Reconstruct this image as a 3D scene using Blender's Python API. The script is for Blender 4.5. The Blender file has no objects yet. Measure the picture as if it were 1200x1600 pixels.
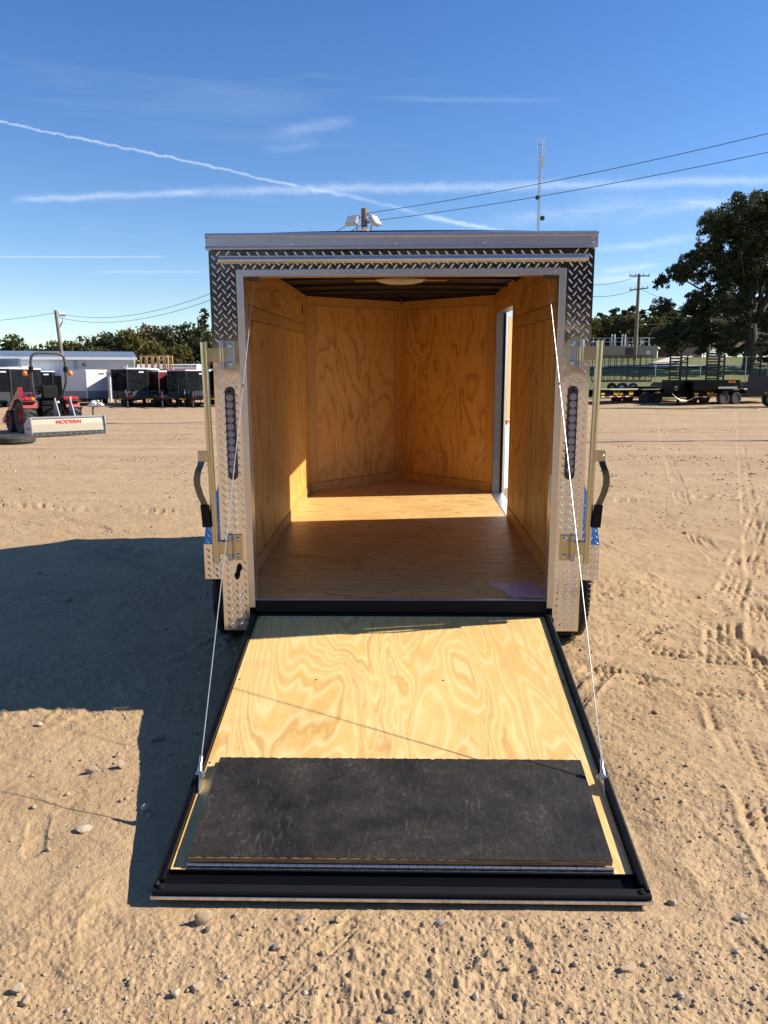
import bpy, math, random
import numpy as np
from mathutils import Vector, Matrix, Euler
R = math.radians
random.seed(7); rng = np.random.default_rng(7)
scene = bpy.context.scene
col = scene.collection

# ------------------------------------------------------------------ camera
CF, CP, CYAW, CROLL = 1202.23, 0.17156, -0.0219, -0.0031
CAM = Vector((0.00065, -3.92468, 1.63039))
cd = bpy.data.cameras.new('camera'); cam = bpy.data.objects.new('camera', cd); col.objects.link(cam)
_c, _s = math.cos(CYAW), math.sin(CYAW)
_F = Vector((_s*math.cos(CP), _c*math.cos(CP), -math.sin(CP))); _R = Vector((_c, -_s, 0)); _U = _R.cross(_F)
_cr, _sr = math.cos(CROLL), math.sin(CROLL)
_R2 = _cr*_R + _sr*_U; _U2 = -_sr*_R + _cr*_U
cam.matrix_world = Matrix(((_R2.x, _U2.x, -_F.x, CAM.x), (_R2.y, _U2.y, -_F.y, CAM.y), (_R2.z, _U2.z, -_F.z, CAM.z), (0, 0, 0, 1)))
cd.sensor_fit = 'VERTICAL'; cd.sensor_height = 36.0; cd.sensor_width = 27.0; cd.lens = CF/1600*36.0
cd.clip_start = 0.05; cd.clip_end = 3000
scene.camera = cam

# ------------------------------------------------------------------ light and exposure
SUN_TO = Vector((1.0, 0.107, 0.718)).normalized()       # towards the sun
sd = bpy.data.lights.new('sun', 'SUN'); sun = bpy.data.objects.new('sun', sd); col.objects.link(sun)
sd.energy = 5.0; sd.angle = R(0.53); sd.color = (1.0, 0.93, 0.82)
sun.rotation_euler = SUN_TO.to_track_quat('Z', 'Y').to_euler(); sun.location = (20, 2, 15)
SUN_EL = math.asin(SUN_TO.z); SUN_ROT = math.atan2(SUN_TO.x, SUN_TO.y)
SKY_STRENGTH = 0.094
scene.view_settings.view_transform = 'Standard'; scene.view_settings.look = 'None'
scene.view_settings.exposure = 0.78; scene.view_settings.gamma = 1.0
try: scene.view_settings.use_curve_mapping = False
except Exception: pass
scene.render.engine = 'CYCLES'
cy = scene.cycles
cy.max_bounces = 12; cy.diffuse_bounces = 7; cy.glossy_bounces = 6; cy.transmission_bounces = 6; cy.transparent_max_bounces = 12
cy.use_denoising = True; cy.sample_clamp_indirect = 8.0
try: cy.denoising_prefilter = 'ACCURATE'
except Exception: pass

class NT:
    """small node-tree writer"""
    def __init__(s, nt): s.t = nt; s.n = nt.nodes; s.l = nt.links
    def new(s, typ, **kw):
        nd = s.n.new(typ)
        for k, v in kw.items():
            if k.startswith('i_'):
                key = k[2:]; nd.inputs[int(key) if key.isdigit() else key.replace('_', ' ')].default_value = v
            else: setattr(nd, k, v)
        return nd
    def set(s, inp, v):
        if isinstance(v, bpy.types.NodeSocket): s.l.new(v, inp)
        else: inp.default_value = v
    def math(s, op, a, b=None, c=None, clamp=False):
        nd = s.n.new('ShaderNodeMath'); nd.operation = op; nd.use_clamp = clamp
        s.set(nd.inputs[0], a)
        if b is not None: s.set(nd.inputs[1], b)
        if c is not None: s.set(nd.inputs[2], c)
        return nd.outputs[0]
    def noise(s, vec, scale, detail=2, rough=.5, dist=0.0, dim='3D', w=None):
        nd = s.n.new('ShaderNodeTexNoise'); nd.noise_dimensions = dim
        if vec is not None: s.l.new(vec, nd.inputs['Vector'])
        nd.inputs['Scale'].default_value = scale; nd.inputs['Detail'].default_value = detail
        nd.inputs['Roughness'].default_value = rough; nd.inputs['Distortion'].default_value = dist
        if w is not None: s.set(nd.inputs['W'], w)
        return nd.outputs['Fac']
    def mapping(s, vec, loc=(0,0,0), rot=(0,0,0), scale=(1,1,1)):
        nd = s.n.new('ShaderNodeMapping'); s.l.new(vec, nd.inputs[0])
        nd.inputs['Location'].default_value = loc; nd.inputs['Rotation'].default_value = rot; nd.inputs['Scale'].default_value = scale
        return nd.outputs[0]
    def ramp(s, fac, stops, interp='LINEAR'):
        nd = s.n.new('ShaderNodeValToRGB'); s.set(nd.inputs[0], fac); cr = nd.color_ramp; cr.interpolation = interp
        while len(cr.elements) > len(stops): cr.elements.remove(cr.elements[-1])
        while len(cr.elements) < len(stops): cr.elements.new(1.0)
        for e, (p, c) in zip(cr.elements, stops):
            e.position = p; e.color = (c, c, c, 1) if isinstance(c, (int, float)) else (*c[:3], 1)
        return nd.outputs[0]
    def mix(s, fac, a, b, mode='MIX'):
        nd = s.n.new('ShaderNodeMix'); nd.data_type = 'RGBA'; nd.blend_type = mode
        s.set(nd.inputs[0], fac)
        for i, v in ((6, a), (7, b)):
            if isinstance(v, (tuple, list)): v = (*v[:3], 1)
            s.set(nd.inputs[i], v)
        return nd.outputs[2]
    def bump(s, h, strength=.3, dist=.01, normal=None):
        nd = s.n.new('ShaderNodeBump'); s.l.new(h, nd.inputs['Height'])
        nd.inputs['Strength'].default_value = strength; nd.inputs['Distance'].default_value = dist
        if normal is not None: s.l.new(normal, nd.inputs['Normal'])
        return nd.outputs[0]

# ------------------------------------------------------------------ sky with contrails and thin cirrus
world = bpy.data.worlds.new('World'); scene.world = world; world.use_nodes = True
wt = NT(world.node_tree)
for nd in list(wt.n): wt.n.remove(nd)
wout = wt.new('ShaderNodeOutputWorld'); bg = wt.new('ShaderNodeBackground'); wt.l.new(bg.outputs[0], wout.inputs[0])
sky = wt.new('ShaderNodeTexSky'); sky.sky_type = 'NISHITA'; sky.sun_disc = False
sky.sun_elevation = SUN_EL; sky.sun_rotation = SUN_ROT; sky.air_density = 1.0; sky.dust_density = 0.0; sky.ozone_density = 2.4; sky.altitude = 100
bg.inputs['Strength'].default_value = SKY_STRENGTH
def pxdir(px, py):
    d = _F + _R2*((px-600)/CF) - _U2*((py-800)/CF)
    return d.x/d.y, d.z/d.y
wc = wt.new('ShaderNodeTexCoord').outputs['Generated']
sep = wt.new('ShaderNodeSeparateXYZ'); wt.l.new(wc, sep.inputs[0])
ysafe = wt.math('MAXIMUM', sep.outputs[1], 0.02)
uu = wt.math('DIVIDE', sep.outputs[0], ysafe); vv = wt.math('DIVIDE', sep.outputs[2], ysafe)
front = wt.math('GREATER_THAN', sep.outputs[1], 0.05)
cmb = wt.new('ShaderNodeCombineXYZ'); wt.l.new(uu, cmb.inputs[0]); wt.l.new(vv, cmb.inputs[1])
uv = cmb.outputs[0]
wob1 = wt.math('SUBTRACT', wt.noise(uv, 55, 4, .6), .5)
wob2 = wt.math('SUBTRACT', wt.noise(uv, 4, 2, .5), .5)
fine = wt.noise(wt.mapping(uv, scale=(14, 60, 1)), 1.0, 6, .65, .6)
total = None
# (x0,y0, x1,y1, half-width px, strength, wobble px, break-up, fade at ends)
STREAKS = [(-30,183, 470,291, 2.0, .36, 9, .25, .02), (470,291, 900,388, 3.5, .20, 10, .8, .05),
           (10,313, 330,298, 6, .25, 7, .35, .12), (250,300, 1330,281, 8, .24, 9, .3, .15),
           (-40,401, 265,401, 1.6, .24, 2, .2, .08), (130,424, 340,424, 2.5, .14, 3, .4, .2),
           (415,208, 560,190, 12, .15, 10, .7, .3), (400,234, 500,228, 7, .13, 7, .7, .3), (560,152, 900,158, 5, .07, 6, .5, .3),
           (640,334, 800,364, 4, .24, 8, .6, .2), (880,300, 1240,340, 16, .12, 20, .9, .3), (900,392, 1110,370, 7, .22, 9, .7, .25),
           (930,425, 1040,412, 6, .34, 6, .5, .3), (900,440, 1060,432, 8, .26, 8, .6, .3), (740,352, 1010,318, 14, .16, 16, .9, .3),
           (930,345, 1260,300, 10, .16, 16, .8, .3)]
for (x0, y0, x1, y1, w, a, wb, br, fd) in STREAKS:
    u0, v0 = pxdir(x0, y0); u1, v1 = pxdir(x1, y1)
    L = math.hypot(u1-u0, v1-v0); tx, ty = (u1-u0)/L, (v1-v0)/L; k = 1.0/CF
    du = wt.math('SUBTRACT', uu, u0); dv = wt.math('SUBTRACT', vv, v0)
    t = wt.math('DIVIDE', wt.math('ADD', wt.math('MULTIPLY', du, tx), wt.math('MULTIPLY', dv, ty)), L)
    s_ = wt.math('SUBTRACT', wt.math('MULTIPLY', dv, tx), wt.math('MULTIPLY', du, ty))
    s_ = wt.math('ADD', s_, wt.math('MULTIPLY', wob1, wb*k*1.1)); s_ = wt.math('ADD', s_, wt.math('MULTIPLY', wob2, wb*k*2.2))
    g = wt.math('DIVIDE', s_, w*.75*k); g = wt.math('MULTIPLY', g, g); g = wt.math('EXPONENT', wt.math('MULTIPLY', g, -1.0))
    e = wt.math('MULTIPLY', wt.math('DIVIDE', t, fd, clamp=True), wt.math('DIVIDE', wt.math('SUBTRACT', 1.0, t), fd, clamp=True))
    b = wt.math('ADD', 1-br, wt.math('MULTIPLY', wt.math('MULTIPLY', wt.math('SUBTRACT', fine, .32, clamp=True), 3.2), br))
    m = wt.math('MULTIPLY', wt.math('MULTIPLY', g, e), wt.math('MULTIPLY', b, a))
    total = m if total is None else wt.math('ADD', total, m)
total = wt.math('MINIMUM', wt.math('MULTIPLY', total, front), .85)
# faint veil of cirrus over the lower sky, all round
veil = wt.noise(wt.mapping(wc, rot=(0, 0, .35), scale=(2.0, 2.0, 16)), 1.0, 6, .62, .8)
veil = wt.math('MULTIPLY', wt.math('SUBTRACT', veil, .55, clamp=True), .3)
total = wt.math('ADD', total, veil)
hs = wt.new('ShaderNodeHueSaturation'); wt.l.new(sky.outputs[0], hs.inputs['Color']); hs.inputs['Saturation'].default_value = 1.27; hs.inputs['Hue'].default_value = .5118
skyc = wt.mix(total, hs.outputs[0], (7.6, 8.3, 9.0))
wt.l.new(skyc, bg.inputs['Color'])

# ------------------------------------------------------------------ materials
M = {}
def mat(name, base=(.5,.5,.5), rough=.6, metal=0.0, fn=None, **kw):
    if name in M: return M[name]
    m = bpy.data.materials.new(name); m.use_nodes = True; t = NT(m.node_tree)
    b = t.n['Principled BSDF']; b.inputs['Base Color'].default_value = (*base, 1); b.inputs['Roughness'].default_value = rough; b.inputs['Metallic'].default_value = metal
    for k, v in kw.items(): b.inputs[k.replace('_', ' ')].default_value = v
    if fn: fn(t, b)
    else:      # every plain material still gets some wear
        co = t.new('ShaderNodeTexCoord').outputs['Object']
        n = t.noise(co, 9, 5, .6)
        t.l.new(t.mix(t.math('MULTIPLY', n, .5), tuple(c*1.12 for c in base), tuple(c*.72 for c in base)), b.inputs['Base Color'])
        t.l.new(t.math('ADD', rough-.06, t.math('MULTIPLY', n, .16), clamp=True), b.inputs['Roughness'])
    M[name] = m; return m
def objco(t): return t.new('ShaderNodeTexCoord').outputs['Object']

def plywood(name, grain, light, mid, dark, seed, k=9.0, lowscale=1.0, rough=.5, dirt=0.0, stretch=.85, pale=None):
    """rotary-cut pine veneer: contour lines of a stretched noise field. grain = axis index"""
    def fn(t, b):
        co = objco(t)
        sc = [2.6*lowscale]*3; sc[grain] = stretch*lowscale
        v = t.mapping(co, loc=(seed*3.1, seed*1.7, seed*2.3), scale=tuple(sc))
        n = t.noise(v, 1.0, 3.0, .40, .35)
        wob = t.noise(t.mapping(co, scale=tuple(28 if i != grain else 7 for i in range(3))), 1.0, 3, .6)
        f = t.math('ADD', t.math('MULTIPLY', n, k), t.math('MULTIPLY', wob, .55))
        f = t.math('FRACT', f)
        ring = t.ramp(f, [(0, .30), (.06, .0), (.5, .0), (.74, .22), (.88, .75), (.94, 1.0), (.985, .75), (1.0, .30)])
        f2 = t.math('FRACT', t.math('MULTIPLY', n, k*2.7))
        ring2 = t.ramp(f2, [(0, 0), (.7, .25), (.9, .6), (1, 0)])
        amp = t.noise(t.mapping(co, loc=(seed, 4, 2)), 1.7, 2, .5)
        ring = t.math('ADD', t.math('MULTIPLY', ring, t.ramp(amp, [(.3, .35), (.6, 1.0)])), t.math('MULTIPLY', ring2, .46), clamp=True)
        cs_ = [46]*3; cs_[grain] = 2.2; coarse = t.noise(t.mapping(co, scale=tuple(cs_)), 1.0, 4, .65, .5)
        fs = [420]*3; fs[grain] = 12
        fib = t.noise(t.mapping(co, scale=tuple(fs)), 1.0, 3, .6)
        blot = t.noise(co, 3.2, 3, .5)
        c = t.mix(t.ramp(blot, [(.3, 0), (.7, 1)]), light, mid)
        c = t.mix(t.math('MULTIPLY', t.math('SUBTRACT', coarse, .42, clamp=True), 1.5), c, tuple(.55*a+.45*b_ for a, b_ in zip(mid, dark)))
        c = t.mix(t.math('MULTIPLY', ring, .78), c, dark)
        if pale: c = t.mix(t.math('MULTIPLY', t.ramp(t.math('FRACT', t.math('ADD', f2, .5)), [(0, 0), (.55, 0), (.8, 1), (1, 0)]), .6), c, pale)
        c = t.mix(t.math('MULTIPLY', t.math('SUBTRACT', fib, .35, clamp=True), .55), c, tuple(x*.72 for x in mid))
        # knots
        vo = t.new('ShaderNodeTexVoronoi'); vo.inputs['Scale'].default_value = 2.1
        ks = [1.0]*3; ks[grain] = .55
        t.l.new(t.mapping(co, loc=(seed*1.3, seed, 7), scale=tuple(ks)), vo.inputs['Vector'])
        kn = t.ramp(vo.outputs['Distance'], [(0, 1), (.018, .95), (.05, 0)])
        c = t.mix(t.math('MULTIPLY', kn, .7), c, (.10, .045, .02))
        if dirt:
            dn = t.noise(co, 5, 5, .65, .5)
            c = t.mix(t.math('MULTIPLY', t.math('SUBTRACT', dn, .5, clamp=True), dirt), c, (.30, .20, .11))
            sc2 = t.noise(t.mapping(co, rot=(0, 0, .7), scale=(10, 60, 10)), 1.0, 5, .7)
            c = t.mix(t.math('MULTIPLY', t.math('SUBTRACT', sc2, .62, clamp=True), dirt*2.0), c, (.28, .17, .09))
        t.l.new(c, b.inputs['Base Color'])
        t.l.new(t.math('ADD', rough, t.math('MULTIPLY', ring, .12)), b.inputs['Roughness'])
        t.l.new(t.bump(t.math('ADD', t.math('MULTIPLY', fib, .6), t.math('MULTIPLY', ring, .5)), .22, .0012), b.inputs['Normal'])
    return mat(name, fn=fn)
WL, WM, WD = (.78, .445, .130), (.70, .365, .092), (.36, .145, .028)
for i, k in enumerate(('ply_left', 'ply_right', 'ply_nose_left', 'ply_nose_right')):
    plywood(k, 2, WL, WM, WD, seed=1.7+i*2.9, k=(8.5, 8, 11, 11)[i], lowscale=(1.0, .9, 1.0, 1.15)[i])
plywood('ply_upper', 1, WL, WM, WD, seed=15.2, k=8)
plywood('ply_trim', 2, (.62,.335,.098), (.58,.305,.086), (.50,.25,.066), seed=9.1, k=4, rough=.55)
plywood('ply_floor', 0, (.82,.57,.24), (.70,.425,.15), (.44,.22,.06), seed=21.4, k=9.0, lowscale=1.7, rough=.42)
plywood('ply_ramp', 1, (.84,.575,.225), (.75,.465,.150), (.55,.30,.080), seed=33.0, k=11, lowscale=1.1, stretch=.40, pale=(.88,.67,.33), rough=.5, dirt=.9)

def _chrome(t, b):
    co = objco(t)
    n = t.noise(co, 7, 2, .5); n2 = t.noise(co, 160, 3, .6)
    t.l.new(t.mix(t.math('MULTIPLY', n2, .35), (.80,.80,.81), (.55,.55,.56)), b.inputs['Base Color'])
    t.l.new(t.math('ADD', .07, t.math('MULTIPLY', n2, .10)), b.inputs['Roughness'])
    t.l.new(t.bump(n, .10, .02), b.inputs['Normal'])
mat('tread_plate', metal=1.0, fn=_chrome)
def _alu(t, b):
    co = objco(t)
    st = t.noise(t.mapping(co, scale=(2, 300, 300)), 1, 3, .6); s2 = t.noise(co, 22, 4, .6)
    t.l.new(t.mix(s2, (.74,.745,.76), (.60,.60,.61)), b.inputs['Base Color'])
    t.l.new(t.math('ADD', .24, t.math('MULTIPLY', st, .22)), b.inputs['Roughness'])
mat('aluminium', metal=1.0, fn=_alu)
def _zinc(t, b):
    co = objco(t); n = t.noise(t.mapping(co, scale=(30, 30, 6)), 1, 4, .6, .5)
    t.l.new(t.ramp(n, [(.25, (.50,.49,.43)), (.5, (.56,.50,.33)), (.68, (.50,.51,.48)), (.85, (.50,.42,.36))]), b.inputs['Base Color'])
    t.l.new(t.math('ADD', .20, t.math('MULTIPLY', n, .18)), b.inputs['Roughness'])
mat('yellow_zinc', metal=1.0, fn=_zinc)
mat('steel', (.62,.62,.62), .32, 1.0)
mat('black_paint', (.004,.004,.0045), .34, Specular_IOR_Level=.14); mat('black_rubber', (.008,.008,.009), .62, Specular_IOR_Level=.2); mat('black_matte', (.009,.009,.0095), .75, Specular_IOR_Level=.15)
mat('galvanized', (.42,.44,.47), .45, .6)
mat('ceiling_black', (.010,.010,.011), .5); mat('bow_steel', (.012,.011,.011), .3); mat('seam_dark', (.035,.018,.008), .9)
mat('lens_white', (.78,.75,.68), .35); mat('led_clear', (.33,.31,.33), .22); mat('lamp_housing', (.045,.04,.042), .4)
def _tire(t, b):
    co = objco(t); n = t.noise(co, 14, 5, .6)
    t.l.new(t.mix(t.math('MULTIPLY', t.math('SUBTRACT', n, .35, clamp=True), 1.1), (.018,.018,.019), (.15,.115,.08)), b.inputs['Base Color'])
    b.inputs['Roughness'].default_value = .8
mat('tire_rubber', fn=_tire)
def _flap(t, b):
    co = objco(t)
    n = t.noise(co, 3.0, 6, .68, .6); g = t.noise(co, 260, 3, .7); big = t.noise(co, 9, 6, .75, 1.2)
    sc = t.noise(t.mapping(co, rot=(0, 0, .9), scale=(26, 9, 9)), 1, 7, .8, 2.2); wv = t.noise(t.mapping(co, rot=(0, 0, -.5), scale=(55, 30, 9)), 1, 6, .8, 1.6)
    c = t.mix(t.ramp(n, [(.36, 0), (.68, 1)]), (.007,.007,.0075), (.028,.021,.016))
    c = t.mix(t.math('MULTIPLY', t.ramp(big, [(.47, 0), (.66, 1)]), .5), c, (.040,.034,.028))
    c = t.mix(t.math('MULTIPLY', t.ramp(sc, [(.57, 0), (.64, 1)]), .30), c, (.17,.145,.12))
    c = t.mix(t.math('MULTIPLY', t.math('MULTIPLY', t.ramp(wv, [(.53, 0), (.60, 1)]), t.ramp(n, [(.48, 0), (.6, 1)])), .38), c, (.15,.13,.11))
    c = t.mix(t.ramp(g, [(.71, 0), (.77, .75)]), c, (.30,.25,.19))
    fb = t.noise(t.mapping(co, scale=(150, 12, 9)), 1, 4, .65); c = t.mix(t.math('MULTIPLY', t.ramp(fb, [(.50, 0), (.75, 1)]), .28), c, (.055,.046,.038))
    b.inputs['Specular IOR Level'].default_value = .3
    t.l.new(c, b.inputs['Base Color']); t.l.new(t.ramp(n, [(.3, .55), (.7, .8)]), b.inputs['Roughness'])
    t.l.new(t.bump(t.math('ADD', g, t.noise(co, 60, 4, .6)), .45, .0018), b.inputs['Normal'])
mat('flap_coating', fn=_flap)
def _edge(t, b):
    co = objco(t)
    t.l.new(t.ramp(t.noise(t.mapping(co, scale=(6, 6, 420)), 1, 2, .5), [(.3, (.16,.075,.03)), (.5, (.42,.25,.11)), (.62, (.10,.05,.02)), (.8, (.50,.31,.15))]), b.inputs['Base Color'])
    b.inputs['Roughness'].default_value = .8
mat('ply_edge', fn=_edge)

def _dirt(t, b):
    co = objco(t)
    big = t.noise(co, .35, 4, .6, .4); mid = t.noise(co, 2.2, 5, .62, .3); sm = t.noise(co, 26, 5, .7); gr = t.noise(co, 230, 3, .7)
    far = t.noise(t.mapping(co, scale=(.12, 1.3, 1)), 1, 6, .7, .4)
    c = t.mix(t.ramp(mid, [(.33, 0), (.66, 1)]), (.440,.300,.163), (.375,.245,.126))
    c = t.mix(t.ramp(big, [(.35, 0), (.7, .6)]), c, (.47,.332,.192))
    c = t.mix(t.math('MULTIPLY', t.ramp(sm, [(.50, 0), (.72, 1)]), .40), c, (.25,.160,.09))
    c = t.mix(t.math('MULTIPLY', t.ramp(t.noise(co, 75, 4, .75), [(.56, 0), (.66, 1)]), .42), c, (.21,.14,.085))
    c = t.mix(t.math('MULTIPLY', t.ramp(gr, [(.56, 0), (.72, 1)]), .55), c, (.20,.135,.085))
    c = t.mix(t.math('MULTIPLY', t.ramp(gr, [(.26, 1), (.36, 0)]), .45), c, (.56,.44,.31))
    # greyer, stonier yard farther off
    cdn = t.new('ShaderNodeSeparateXYZ'); t.l.new(co, cdn.inputs[0])
    fm = t.math('DIVIDE', t.math('SUBTRACT', cdn.outputs[1], 2.0), 14.0, clamp=True)
    st = t.mix(t.ramp(far, [(.38, 0), (.62, 1)]), (.465,.325,.195), (.34,.230,.135))
    sp = t.noise(co, 7, 6, .75)
    st = t.mix(t.math('MULTIPLY', t.ramp(sp, [(.54, 0), (.64, 1)]), .55), st, (.19,.135,.10))
    c = t.mix(t.math('MULTIPLY', fm, .75), c, st)
    t.l.new(c, b.inputs['Base Color']); b.inputs['Roughness'].default_value = .95; b.inputs['Specular IOR Level'].default_value = .15
    h = t.math('ADD', t.math('MULTIPLY', gr, .35), sm)
    nn = t.bump(h, .55, .006); t.l.new(t.bump(t.noise(co, 6, 6, .7), .6, .05, nn), b.inputs['Normal'])
mat('dirt', fn=_dirt)
def _stone(t, b):
    co = objco(t); oi = t.new('ShaderNodeObjectInfo').outputs['Random']; geo = t.new('ShaderNodeNewGeometry').outputs['Random Per Island']
    r = t.math('FRACT', t.math('ADD', oi, geo)); n = t.noise(co, 60, 5, .7)
    c = t.ramp(r, [(0, (.36,.265,.165)), (.35, (.42,.295,.175)), (.6, (.37,.30,.22)), (.8, (.54,.45,.33)), (1, (.27,.21,.15))])
    c = t.mix(t.math('MULTIPLY', n, .55), c, (.22,.155,.10)); t.l.new(c, b.inputs['Base Color'])
    b.inputs['Roughness'].default_value = .9; t.l.new(t.bump(n, .8, .004), b.inputs['Normal'])
mat('stone', fn=_stone)
def _grass(t, b):
    co = objco(t); a = t.noise(co, .12, 4, .6, .3); f = t.noise(t.mapping(co, scale=(1, .35, 1)), 3.0, 6, .75); g = t.noise(co, 14, 4, .7)
    c = t.mix(t.ramp(a, [(.35, 0), (.65, 1)]), (.105,.135,.028), (.20,.19,.055)); c = t.mix(t.math('MULTIPLY', t.ramp(f, [(.45, 0), (.7, 1)]), .7), c, (.06,.085,.018))
    t.l.new(c, b.inputs['Base Color']); b.inputs['Roughness'].default_value = .9; t.l.new(t.bump(t.math('ADD', f, g), .9, .12), b.inputs['Normal'])
mat('grass', fn=_grass)
def leafmat(name, cols, trans=.25):
    def fn(t, b):
        r = t.new('ShaderNodeNewGeometry').outputs['Random Per Island']; co = objco(t); n = t.noise(co, .55, 3, .6)
        f = t.math('ADD', t.math('MULTIPLY', r, .55), t.math('MULTIPLY', n, .55), clamp=True)
        t.l.new(t.ramp(f, cols), b.inputs['Base Color']); b.inputs['Roughness'].default_value = .55
        b.inputs['Specular IOR Level'].default_value = .3
        tr = t.new('ShaderNodeBsdfTranslucent'); t.l.new(t.ramp(f, cols), tr.inputs[0]); mx = t.new('ShaderNodeMixShader'); mx.inputs[0].default_value = trans
        out = [x for x in t.n if x.type == 'OUTPUT_MATERIAL'][0]
        t.l.new(b.outputs[0], mx.inputs[1]); t.l.new(tr.outputs[0], mx.inputs[2]); t.l.new(mx.outputs[0], out.inputs[0])
    return mat(name, fn=fn)
leafmat('leaf_oak', [(.15, (.018,.028,.010)), (.5, (.035,.048,.016)), (.75, (.065,.065,.020)), (.95, (.11,.075,.024))], .18)
leafmat('leaf_mixed', [(.15, (.030,.044,.012)), (.5, (.055,.070,.018)), (.78, (.095,.095,.024)), (.95, (.15,.11,.03))])
leafmat('leaf_yellow', [(.15, (.055,.060,.012)), (.5, (.10,.095,.018)), (.9, (.19,.14,.03))])
leafmat('leaf_pine', [(.15, (.014,.028,.012)), (.5, (.028,.046,.018)), (.9, (.055,.07,.025))], .1)
leafmat('leaf_brown', [(.15, (.07,.05,.02)), (.5, (.12,.08,.035)), (.9, (.17,.12,.06))])
def _bark(t, b):
    co = objco(t); n = t.noise(t.mapping(co, scale=(8, 8, 1.5)), 1, 5, .7)
    t.l.new(t.ramp(n, [(.3, (.035,.027,.02)), (.7, (.11,.09,.07))]), b.inputs['Base Color']); b.inputs['Roughness'].default_value = .9; t.l.new(t.bump(n, .8, .05), b.inputs['Normal'])
mat('bark', fn=_bark)
mat('pole_wood', (.20,.155,.11), .85)
mat('white_metal', (.76,.77,.77), .5); mat('white_paint', (.72,.72,.71), .45); mat('cream_paint', (.62,.60,.52), .5); mat('roof_blue', (.17,.21,.27), .5, .3)
mat('grey_paint', (.26,.265,.29), .38); mat('dark_grey', (.055,.057,.06), .5); mat('red_paint', (.33,.018,.014), .35); mat('orange_lens', (.85,.22,.02), .3)
mat('red_lens', (.5,.02,.015), .3); mat('yellow_sticker', (.75,.50,.02), .5); mat('concrete', (.42,.33,.24), .85); mat('pink_brick', (.34,.19,.16), .85)
mat('road_grey', (.34,.31,.27), .9); mat('sidewalk', (.52,.44,.34), .9); mat('lumber', (.62,.37,.15), .7); mat('rust', (.20,.085,.05), .8); mat('mesh_dark', (.05,.035,.03), .7)
mat('deck_wood', (.62,.49,.31), .7); mat('glass_dark', (.03,.045,.06), .08); mat('window_blue', (.20,.25,.31), .12); mat('red_sign', (.55,.05,.05), .5)
def _gloss(t, b):
    co = objco(t); b.inputs['Base Color'].default_value = (.010,.011,.014, 1); b.inputs['Roughness'].default_value = .09; b.inputs['Specular IOR Level'].default_value = .12
    t.l.new(t.bump(t.noise(co, 1.3, 3, .6), .8, .12), b.inputs['Normal'])
mat('gloss_black', fn=_gloss)
def _gmar(t, b):
    co = objco(t); b.inputs['Base Color'].default_value = (.16,.03,.03, 1); b.inputs['Roughness'].default_value = .2
    t.l.new(t.bump(t.noise(co, 1.3, 3, .6), .8, .12), b.inputs['Normal'])
mat('gloss_maroon', fn=_gmar)
mat('blade_paint', (.34,.36,.38), .45, .3); mat('blade_worn', (.46,.39,.28), .42, .4); mat('jamb_metal', (.30,.31,.32), .4, .85); mat('handle_steel', (.13,.135,.15), .2, 1.0)
mat('cable_steel', (.50,.50,.48), .42, 1.0)
mat('insulator', (.30,.33,.36), .4)

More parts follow.
